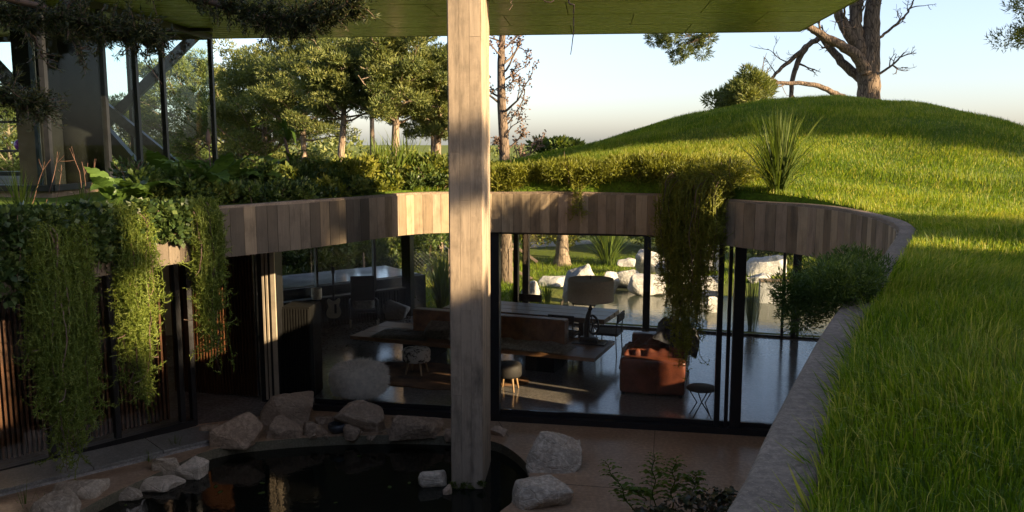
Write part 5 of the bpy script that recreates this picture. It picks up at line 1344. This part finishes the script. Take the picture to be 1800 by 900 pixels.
cg = at_z(1072, 470, 0.0); spiky('flax_clump', 'big arching flax clump behind the white boulders', (cg.x, cg.y+0.6, -0.03), 260, 2.0, 0.05, 0.48, 'strap', 602)
cg = at_z(770, 560, 0.0); spiky('tall_grass_clump', 'bright tall grass clump outside the rear glass by the pier', (cg.x, cg.y+1.2, -0.03), 260, 1.5, 0.03, 0.30, 'strap', 603)
cg = at_z(1352, 602, 0.0); spiky('reed_clump', 'dark thin reeds standing in the garden pond', (cg.x, cg.y+1.4, -0.03), 60, 1.5, 0.015, 0.20, 'ivy', 604)
cg = at_z(905, 545, 0.0); spiky('grass_tuft', 'green grass tuft at the rear glass beside the wooden post', (cg.x, cg.y+1.0, -0.03), 120, 0.6, 0.02, 0.4, 'strap', 605)
cg = at_z(965, 545, 0.0); spiky('grass_tuft', 'green grass tuft between the white boulders and the glass', (cg.x, cg.y+1.0, -0.03), 90, 0.6, 0.02, 0.35, 'strap', 606)
cg = at_z(1460, 470, 0.0); spiky('sedge_clump', 'dark drooping sedge beyond the concrete pond wall', (cg.x, cg.y+0.3, -0.03), 160, 1.4, 0.04, 0.5, 'ivy', 607)
for px, py, n_, L, lab in ((310, 806, 60, 0.34, 'fine grass tuft at the waterline below the slate ledge'), (262, 826, 40, 0.30, 'thin grass tuft beside the pointed rock'), (45, 905, 14, 0.42, 'few reed blades on the near pond bank'), (82, 905, 10, 0.34, 'short reed blades beside the cracked rock')):
    cg = at_z(px, py, -0.12); spiky('pond_grass', lab, (cg.x, cg.y, -0.14), n_, L, 0.010, 0.4, 'strap', 610+px)
# moss at the foot of the pier
C = [tuple(Vector((pier_c.x, pier_c.y, 0)) + bx_*(random.uniform(-0.21, 0.21)) + by_*(-0.475) + Vector((0, 0, random.uniform(-0.14, -0.03)))) for _ in range(14)]
mound('moss', 'green moss tufts on the wet foot of the pier', C, [random.uniform(0.015, 0.045) for _ in C], 90, 0.03, 0.3, 'bush', 640, 0.8)
# floating leaves
rng = np.random.default_rng(3)
for k in range(12):
    p = at_z(rng.uniform(220, 780), rng.uniform(790, 890), -0.125); s_ = rng.uniform(0.02, 0.05)
    o = lathe('floating_leaf', [(0, 0), (s_, 0.001), (s_*1.02, 0.0)], M['strap'], None, 10, (p.x, p.y, -0.127), True, (0, 0, rng.uniform(0, 6)), (1, 0.6, 1)); tag(o, 'tiny green leaf floating on the dark pond', 'leaf', 'leaves floating on the pond')

# ------------------------------------------------------------------ planting bed on the left roof edge
def leaf_mesh(name, L, W, lobes, arch, mat, n=12, fold=0.25):
    u_ = np.linspace(0, 1, n*2+1); prof_ = np.sin(np.pi*np.clip(u_, 0, 1)**0.75)**0.8
    if lobes: prof_ = prof_*(0.72 + 0.28*np.abs(np.cos(np.pi*lobes*u_)))
    z = arch*(u_ - u_**2*1.25)*L; x = u_*L; V = []
    for i in range(len(u_)):
        w = prof_[i]*W*0.5
        V += [(x[i] - (0.03*L if i % 2 else 0), -w, z[i] + fold*w + 0.012*math.sin(i*1.7)), (x[i], 0, z[i]), (x[i] - (0.03*L if i % 2 else 0), w, z[i] + fold*w + 0.012*math.cos(i*1.9))]
    F = []
    for i in range(len(u_)-1):
        a = i*3; F += [(a, a+1, a+4, a+3), (a+1, a+2, a+5, a+4)]
    return big(name, np.array(V), np.array(F), M[mat], link_it=False, smooth=True)
acan = [leaf_mesh('leaf', 0.62, 0.34, 5, 0.75, 'bigleaf'), leaf_mesh('leaf', 0.50, 0.26, 5, 0.55, 'bigleaf'), leaf_mesh('leaf', 0.42, 0.30, 0, 0.6, 'bigleaf')]
def broad_plant(label, base, n, seed, sc=1.0, meshes=(0, 1), tilt=(0.2, 1.1), name='broad_leaf_plant'):
    rr = random.Random(seed); t_ = thing(name, label, 'plant', base, 0, 'broad leaved plants in the roof bed')
    for i in range(n):
        a = i*2.4 + rr.uniform(-0.4, 0.4); ti = rr.uniform(*tilt); s_ = sc*rr.uniform(0.65, 1.15); h0 = rr.uniform(0.0, 0.22)*sc
        st = (0.03*math.cos(a), 0.03*math.sin(a), 0); hd = (0.10*sc*math.cos(a), 0.10*sc*math.sin(a), h0 + 0.04)
        tubes('stalk', [(np.array([st, ((st[0]+hd[0])/2, (st[1]+hd[1])/2, h0*0.6), hd]), [0.009, 0.008, 0.006])], M['strap'], t_, 5)
        inst('leaf', acan[rr.choice(meshes)], t_, hd, (rr.uniform(-0.4, 0.4), -ti, a), (s_, s_, s_))
    return t_
def bed(px, py_ground, y): # a spot on the roof bed
    p = at_y(px, py_ground, y); return (p.x, p.y, max(float(hill(p.x, p.y)), 3.36))
BPL = [(395, 10.6, 16, 0.9, (0, 1), 'tall lobed broad leaf plant beside the pavilion corner'), (440, 11.0, 15, 0.8, (0, 1), 'dark lobed broad leaf plant behind the parapet'), (335, 10.4, 16, 0.85, (0, 1), 'spreading lobed plant below the pavilion glass'),
       (290, 10.6, 14, 0.8, (0, 1), 'shaded lobed plant against the pavilion base'), (238, 9.35, 13, 0.8, (2, 0), 'sunlit pale broad leaf plant above the ivy'), (198, 9.1, 11, 0.75, (2, 0), 'sunlit drooping broad leaf plant beside the dead stems'),
       (515, 11.7, 10, 0.85, (0, 1), 'lobed plant beneath the drooping palm'), (765, 12.8, 9, 0.7, (2,), 'broad leaf plant touching the pier'), (360, 9.9, 10, 0.9, (0, 1), 'low lobed plant at the parapet bend')]
for i, (px, y, n_, sc, ms, lab) in enumerate(BPL):
    broad_plant(lab, bed(px, 300, y), n_, 700+i, sc, ms)
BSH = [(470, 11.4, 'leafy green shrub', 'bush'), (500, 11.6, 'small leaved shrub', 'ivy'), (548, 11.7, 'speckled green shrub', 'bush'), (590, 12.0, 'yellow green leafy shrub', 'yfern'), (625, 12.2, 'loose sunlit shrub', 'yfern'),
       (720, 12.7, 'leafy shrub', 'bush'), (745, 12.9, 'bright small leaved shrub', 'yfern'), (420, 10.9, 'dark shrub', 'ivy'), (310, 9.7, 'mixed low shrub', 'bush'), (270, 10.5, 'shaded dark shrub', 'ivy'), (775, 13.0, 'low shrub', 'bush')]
plc = ['beside the palm', 'under the pavilion corner', 'at the shaded parapet', 'near the strap leaves', 'before the strap leaves', 'left of the pier', 'close against the pier', 'behind the lobed plants', 'above the sunlit trailing plant', 'against the pavilion rail', 'touching the pier foot']
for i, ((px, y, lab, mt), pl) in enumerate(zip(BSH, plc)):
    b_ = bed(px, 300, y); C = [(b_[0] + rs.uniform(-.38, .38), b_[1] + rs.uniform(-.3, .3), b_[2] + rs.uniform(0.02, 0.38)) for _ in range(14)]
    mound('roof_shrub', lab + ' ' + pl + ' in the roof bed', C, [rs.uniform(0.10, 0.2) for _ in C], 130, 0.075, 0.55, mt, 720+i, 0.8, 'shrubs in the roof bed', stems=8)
for px, y, n_, L, lab, mt in ((660, 12.6, 90, 0.75, 'yellow green strap leaf clump in the sunny roof bed', 'strap'), (690, 12.7, 70, 0.85, 'taller strap leaf clump beside the shrubs', 'strap'), (715, 12.9, 50, 0.9, 'arching strap leaf clump left of the pier', 'strap'), (612, 12.2, 50, 0.6, 'short fern like strap clump', 'strap'), (140, 9.3, 30, 0.3, 'small green tuft on the pavilion sill', 'strap'), (30, 8.0, 90, 0.5, 'arching green tuft above the shaded wall', 'trail')):
    spiky('strap_plant', lab, bed(px, 300, y), n_, L, 0.03 if L > 0.5 else 0.012, 0.42, mt, 760+px, group='strap leaved clumps in the roof bed')
edl = ['at the parapet bend beside the sunlit trailing plant', 'below the tall lobed plant', 'below the dark lobed plant', 'below the leafy shrub by the palm', 'at the foot of the drooping palm', 'just past the drooping palm', 'below the speckled shrub', 'where sun first touches the bed', 'below the yellow green shrub', 'before the short fern like clump', 'before the loose sunlit shrub', 'before the yellow green strap clump', 'before the taller strap clump', 'before the arching strap clump', 'touching the concrete pier']
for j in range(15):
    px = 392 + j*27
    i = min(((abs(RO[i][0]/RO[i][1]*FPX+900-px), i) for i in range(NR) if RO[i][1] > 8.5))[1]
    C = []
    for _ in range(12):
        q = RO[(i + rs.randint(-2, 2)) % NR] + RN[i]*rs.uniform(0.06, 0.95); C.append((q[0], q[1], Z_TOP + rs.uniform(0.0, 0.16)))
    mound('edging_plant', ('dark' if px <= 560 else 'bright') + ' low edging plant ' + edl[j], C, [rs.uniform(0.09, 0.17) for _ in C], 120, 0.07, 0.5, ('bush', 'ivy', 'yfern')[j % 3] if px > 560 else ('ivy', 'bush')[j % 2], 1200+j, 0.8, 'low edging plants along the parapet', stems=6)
# drooping palm-like plant with a dark trunk
pb_ = bed(515, 300, 11.55); pl_ = thing('cordyline', 'small drooping palm like plant on a dark stem in the roof bed', 'plant', pb_)
tubes('trunk', [(np.array([(0, 0, -0.02), (0.0, 0, 0.15), (-0.02, 0, 0.3), (-0.07, 0, 0.62), (-0.10, 0, 0.78)]), [0.07, 0.06, 0.045, 0.022, 0.018])], M['twig'], pl_, 8)
lm = leaf_mesh('leaf', 0.5, 0.06, 0, 1.2, 'bigleaf', 8, 0.4); rr = random.Random(4)
for k in range(16):
    hz = 0.3 if k % 2 else 0.72; inst('leaf', lm, pl_, (-0.05 if hz > .5 else 0, 0, hz), (rr.uniform(-.3, .3), -rr.uniform(0.1, 1.0), k*2.4), (rr.uniform(.7, 1.1),)*3)
# flower spike and dead russet stems
fb = bed(369, 300, 10.6); fsk = thing('flower_spike', 'dark flower spike rising beside the pavilion corner', 'plant', fb)
tubes('stalk', [(np.array([(0, 0, 0), (0.01, 0, 0.4), (0, 0, 0.72)]), [0.010, 0.009, 0.008])], M['twig'], fsk, 6)
lathe('seed_head', [(0, 0.68), (0.025, 0.70), (0.035, 0.76), (0.02, 0.84), (0, 0.88)], M['twig'], fsk, 10)
for k, (px, y, lab) in enumerate(((165, 9.5, 'dead russet flower stems before the core column'), (75, 9.4, 'dead russet flower stems before the pavilion corner post'), (215, 9.8, 'dead russet flower stems above the pale leaves'))):
    rng = np.random.default_rng(800+k); b_ = bed(px, 330, y); o_ = thing('dried_flower', lab, 'plant', b_); pa = []
    for j in range(3):
        p0 = np.array([rng.uniform(-.15, .15), rng.uniform(-.1, .1), 0]); d0 = np.array([rng.normal(0, .25), 0, 1.0]); pp = limb_path(p0, d0, rng.uniform(0.45, 0.75), rng, 6, 0, 0.08); pa.append((pp, np.linspace(0.0035, 0.002, 6)))
        for _ in range(2): pa.append((limb_path(pp[4], d0 + rng.normal(0, .5, 3), 0.15, rng, 4, 0.05, 0.1), [0.0018]*4))
    for q in pa: tubes('stem', [q], M['red_stem'], o_, 5)
# ivy spilling over the shaded parapet
IV = [((-30, 60, 378, 520), 'dark ivy sheet at the shaded wall end'), ((60, 160, 376, 425), 'ivy spilling behind the widest trailing plant'), ((150, 250, 372, 465), 'ivy above the narrow trailing plant'), ((235, 330, 366, 415), 'ivy tangle between the two trailing plants')]
for k, ((x0, x1, y0, y1), lab) in enumerate(IV):
    C = []
    for _ in range(46):
        px, py = rs.uniform(x0, x1), y0 + (y1-y0)*rs.random()**1.5
        i = min(((abs(RP[i][0]/RP[i][1]*FPX+900-px), i) for i in range(NR) if RP[i][1] > 6.0))[1]
        yy = RP[i][1] - 0.06 + (0.3 if py < 385 else 0.0)*rs.random(); p = at_y(px, py, yy); C.append((p.x, p.y, p.z))
    mound('ivy', lab, C, [rs.uniform(0.08, 0.15) for _ in C], 75, 0.065, 0.85, 'ivy', 830+k, 0.8, 'ivy over the shaded parapet', up_=0.1, stems=10)

# ------------------------------------------------------------------ garden shrubs and trees seen through the glass
GB = [(535, 476, 23.0, 0.9, 1.9, 'bush', 'leafy green bush behind the trough'), (510, 480, 22.2, 0.8, 1.5, 'ivy', 'dark green bush at the trough end'), (578, 470, 23.5, 0.8, 2.2, 'bush', 'tall bush behind the guitar'), (628, 462, 24.5, 0.6, 1.5, 'bush', 'rounded bush behind the rocking chair'), (676, 470, 25.0, 0.7, 1.3, 'bush', 'low bush by the wire fence'),
      (770, 445, 25.5, 0.9, 3.1, 'bush', 'tall leafy bush behind the pier'), (740, 460, 26.0, 0.7, 2.3, 'bush', 'loose leafy bush beside the tall grass'),
      (905, 420, 31.0, 1.3, 3.0, 'yfern', 'yellow green hedge bush behind the wooden post'), (960, 420, 33.0, 1.5, 3.1, 'yfern', 'sunlit hedge bush behind the young trunk'), (1030, 420, 34.0, 1.6, 3.0, 'bush', 'hedge bush behind the flax'), (1100, 420, 34.0, 1.6, 3.0, 'yfern', 'bright hedge bush beyond the boulders'), (1170, 420, 33.0, 1.5, 2.9, 'bush', 'hedge bush beyond the tall boulder'), (1240, 420, 32.0, 1.5, 2.6, 'bush', 'hedge bush beyond the thick trailing plant'),
      (1360, 432, 30.0, 1.3, 2.2, 'bush', 'bush beyond the pond wall'), (1440, 440, 29.0, 1.4, 2.4, 'ivy', 'dark bush beyond the pond wall end'), (845, 430, 29.0, 1.2, 2.8, 'bush', 'bush hidden behind the concrete pier'), (700, 552, 20.9, 0.35, 0.7, 'bush', 'small weeds at the trough foot')]
for k, (px, py, y, r, h, mt, lab) in enumerate(GB):
    p = at_y(px, py, y); C = [(p.x + rs.gauss(0, .45)*r, y + rs.gauss(0, .4)*r, rs.uniform(0.12, 1.0)*h*0.88) for _ in range(30)]
    mound('garden_bush', lab, C, [r*rs.uniform(0.25, 0.42) for _ in C], 150, 0.14 if y < 27 else 0.2, 0.38, mt, 850+k, 0.85, 'bushes in the garden', 'bush', stems=14, tone=(0.15, 0.85))
def trunk_tree(px, base_py, H, r0, lean, seed, lab, cw, lo=0.6, mat='bush'):
    b_ = at_z(px, base_py, -0.03); return pine('garden_tree', lab, (b_.x, b_.y, -0.03), H, cw, lo, r0, seed, 'small trees in the garden', 12, 3, 150, 0.2, (lean, 0), mat, leaf_w=0.5)
trunk_tree(988, 466, 3.75, 0.24, 0.05, 901, 'young tree with rough sunlit trunk on the garden lawn', 3.4, 0.72)
for k, (px, py, tpx, tpy, r0, cw, lo, lab) in enumerate(((596, 482, 606, 84, 0.21, 4.4, 0.73, 'leaning pale trunked pine behind the trough'), (690, 487, 700, 80, 0.25, 4.4, 0.72, 'thick trunked pine by the wire fence'), (768, 478, 772, 100, 0.25, 3.4, 0.68, 'straight pine by the sandy path'))):
    b_ = at_z(px, py, -0.03); top_ = at_y(tpx, tpy, b_.y)
    pine('pine_tree', lab, (b_.x, b_.y, -0.03), top_.z, cw, lo, r0, 905+k, GR, 32, 6, 230, 0.12, (top_.x-b_.x, 0), leaf_w=0.30, flat=0.5, cr=0.62, needles=True)
# wooden fence post with rails and a wire fence
wp = at_z(897, 498, -0.03); wf = thing('timber_fence', 'weathered timber post with sloping rails in the garden', 'fence', (wp.x, wp.y, -0.03))
M['grey_wood'] = m_wood('weathered_wood', (0.16, 0.11, 0.075), (0.32, 0.24, 0.17), 0.85, 'Z', 3)
box('post', (0, 0, 0.5), (0.12, 0.12, 1.06), M['grey_wood'], wf, 0.2, 0.01)
beam('rail', (-0.5, 0.1, 0.72), (0.65, 0.0, 0.12), 0.05, 0.08, M['grey_wood'], wf); beam('rail', (-0.1, 0.2, 1.25), (0.8, 0.1, 0.62), 0.05, 0.07, M['grey_wood'], wf); beam('rail', (-0.6, -0.1, 0.98), (0.2, 0.12, 1.02), 0.05, 0.07, M['grey_wood'], wf)
wfa, wfb = at_z(640, 505, 0), at_z(860, 492, 0); wn_ = thing('wire_fence', 'sagging wire mesh fence in the garden behind the trough', 'fence'); L_ = (wfb-wfa).length; d = (wfb-wfa)/L_
for k in range(4): p = wfa + d*(L_*k/3); tubes('post', [(np.array([(p.x, p.y, -0.05), (p.x, p.y, 1.0)]), [0.03, 0.03])], M['grey_wood'], wn_, 6)
pa = []
for k in range(int(L_/0.11)):
    for sgn in (1, -1):
        x0 = k*0.11; x1 = x0 + sgn*0.9
        if 0 <= x1 <= L_: p, q = wfa + d*x0, wfa + d*x1; pa.append((np.array([(p.x, p.y, 0.02), (q.x, q.y, 0.92)]), [0.004, 0.004]))
tubes('wire_mesh', pa, M['steel'], wn_, 3)['kind'] = 'stuff'

# ------------------------------------------------------------------ foreground plants on the patio edge
M['freshleaf'] = m_foliage('fresh_leaf', (0.07, 0.13, 0.02), (0.10, 0.18, 0.03), (0.16, 0.23, 0.04), 0.4, 0.4, True, 0.5)
fl_m = leaf_mesh('leaf', 0.17, 0.05, 0, 0.5, 'freshleaf', 4, 0.3)
fpl = [((1062, 812), (1120, 905), 'leaning leafy stem beside the flat slab rock'), ((1148, 800), (1150, 905), 'upright leafy stem on the patio edge'), ((1186, 808), (1180, 905), 'tall leafy stem beside the upright one'), ((1222, 832), (1214, 905), 'thin leafy stem over the dark leaves'), ((1100, 860), (1135, 915), 'short leafy stem behind the leaning one')]
for k, (tp_, bt_, lab) in enumerate(fpl):
    rr = random.Random(950+k); yb_ = 8.9 + 0.12*k; a = at_y(*tp_, yb_); b = at_y(bt_[0], bt_[1], yb_); b.z = 0.0
    o_ = thing('leafy_stem', lab, 'plant', (b.x, b.y, 0.0), 0, 'leafy stems on the patio edge'); d = Vector((a.x-b.x, a.y-b.y, a.z)); n = 15
    pts_ = [d*(q/n) + Vector((0.02*math.sin(q), 0, 0.03*math.sin(math.pi*q/n))) for q in range(n+1)]
    tubes('stem', [(np.array(pts_), np.linspace(0.008, 0.003, n+1))], M['strap'], o_, 5)
    for q in range(3, n+1):
        for sd_ in (0, 1):
            s_ = (1.05 - 0.5*(q/n)**3)*rr.uniform(0.8, 1.1); inst('leaf', fl_m, o_, pts_[q], (rr.uniform(-.4, .4), -rr.uniform(0.1, 0.5), (0.2 if sd_ else math.pi-0.2) + rr.uniform(-.5, .5)), (s_, s_, s_))
dk = leaf_mesh('leaf', 0.17, 0.085, 0, 0.5, 'darkleaf', 5, 0.25)
for k, (px, py, lab) in enumerate(((1210, 885, 'dark glossy leaved plant among the leafy stems'), (1255, 868, 'dark glossy leaved plant against the parapet'), (1160, 900, 'dark glossy leaved plant at the stem feet'), (1272, 890, 'dark glossy leaved plant under the parapet end'))):
    rr = random.Random(970+k); p = at_y(px, py, 8.6 + 0.1*k); o_ = thing('dark_leaf_plant', lab, 'plant', (p.x, p.y, 0.0), 0, 'dark glossy plants on the patio edge')
    tubes('stem', [(np.array([(0, 0, 0), (rr.uniform(-.05, .05), 0, p.z*0.6), (rr.uniform(-.1, .1), 0, p.z)]), [0.012, 0.01, 0.006])], M['twig'], o_, 5)
    for q in range(26):
        a_ = q*2.4; inst('leaf', dk, o_, (rr.uniform(-.22, .22), rr.uniform(-.15, .15), p.z*rr.uniform(0.55, 1.05)), (rr.uniform(-.5, .5), -rr.uniform(-0.3, 0.7), a_), (rr.uniform(.7, 1.15),)*3)

# ------------------------------------------------------------------ conifer boughs hanging in from the left
rng = np.random.default_rng(31)
cb_ = thing('conifer', 'dark conifer whose boughs droop across the top of the pavilion', 'tree', (-6.9, 5.6, 3.3)); o0 = np.array([-6.9, 5.6, 3.3]); out = []
out.append((np.array([(0, 0, -0.02), (0.05, 0, 1.2), (0.1, 0.05, 2.6), (0.12, 0, 4.2), (0.1, 0, 5.6)]), [0.2, 0.17, 0.13, 0.09, 0.04]))
def bough(pts, yd, r0, r1):
    P = np.array([np.array(at_y(px, py, yd + dy)) for px, py, dy in pts]) - o0; n = len(P); tt = np.linspace(0, n-1, (n-1)*5+1)
    Q = np.stack([np.interp(tt, np.arange(n), P[:, k]) for k in range(3)], 1)
    for _ in range(4): Q[1:-1] = 0.5*Q[1:-1] + 0.25*(Q[:-2]+Q[2:])
    Q[1:-1] += rng.normal(0, 0.008, Q[1:-1].shape); out.append((Q, np.linspace(r0, r1, len(Q)))); return Q
tr0 = (0, 0)
LPs, LDs = [], []
def spray(path, j0, j1, n, L, drop=0.5, leaves=26):
    for k in range(n):
        i = int(rng.integers(int(j0*(len(path)-1)), max(int(j0*(len(path)-1))+1, int(j1*(len(path)-1)))));
        d = unit(path[min(i+1, len(path)-1)]-path[max(i-1, 0)])*0.6 + rng.normal(0, 0.6, 3) + np.array([0, 0, -drop]); pp = limb_path(path[i], d, L*rng.uniform(0.4, 1.1), rng, 6, 0.02, 0.2)
        out.append((pp, np.linspace(0.005, 0.002, 6)))
        u_ = rng.uniform(0.1, 1, leaves); c = np.stack([np.interp(u_, np.linspace(0, 1, 6), pp[:, m]) for m in range(3)], 1)
        LPs.append(c + rng.normal(0, 0.016, c.shape)); LDs.append(unit(pp[-1]-pp[0])[None] + rng.normal(0, 0.8, c.shape))
yd = 6.6
trunk_hi = [(-640, -40, -1.0)]
b1 = bough([(-600, -60, -0.9), (-200, -70, -.4), (150, -45, 0), (330, -10, .1), (420, 18, .1), (500, 38, .1), (560, 28, .1), (640, -2, .1)], yd, 0.05, 0.008)
b2 = bough([(-600, -20, -0.9), (-200, -30, -.4), (60, 5, 0), (150, 40, 0), (220, 60, .1), (280, 66, .1)], yd, 0.04, 0.006)
b3 = bough([(-600, 10, -0.9), (-250, 20, -.4), (-60, 10, 0), (20, 20, 0), (62, 40, 0)], yd, 0.03, 0.006)
b4 = bough([(-600, 120, -0.9), (-250, 140, -.4), (-60, 150, 0), (20, 175, 0), (75, 185, 0)], yd, 0.03, 0.006)
b5 = bough([(330, -10, .1), (600, -60, .2), (850, -70, .3), (960, -40, .4), (1002, -8, .4), (1010, 30, .4), (1003, 96, .4)], yd, 0.02, 0.003)
b6 = bough([(-200, -30, -.4), (30, -20, 0), (45, 40, 0), (70, 85, 0), (85, 110, 0)], yd, 0.012, 0.003)
b7 = bough([(150, -45, 0), (120, 10, 0), (115, 45, 0), (135, 90, 0), (155, 85, 0)], yd, 0.010, 0.003)
b8 = bough([(220, 60, .1), (245, 85, .1), (252, 105, .1), (285, 148, .1)], yd, 0.008, 0.003)
b9 = bough([(850, -70, .3), (905, -20, .4), (895, 18, .4)], yd, 0.008, 0.003)
b10 = bough([(960, -40, .4), (990, -4, .4), (960, 6, .4), (940, -10, .4)], yd, 0.008, 0.003)
spray(b1, 0.55, 1.0, 260, 0.22, 0.15, 40); spray(b2, 0.5, 1.0, 170, 0.24, 0.15, 40); spray(b3, 0.45, 1.0, 90, 0.22, 0.3, 36); spray(b4, 0.55, 1.0, 110, 0.24, 0.1, 36); spray(b6, 0.3, 0.9, 10, 0.2, 0.6, 12); spray(b7, 0.2, 0.9, 14, 0.2, 0.6, 14); spray(b1, 0.2, 0.55, 60, 0.25, 0.0, 30)
tubes('trunk', out, M['twig'], cb_, 5)
P = np.concatenate(LPs); foliage('crown', P, np.concatenate(LDs), 0.045*rng.uniform(0.6, 1.2, len(P)), 0.012, M['cypress'], cb_, rng, None, True)
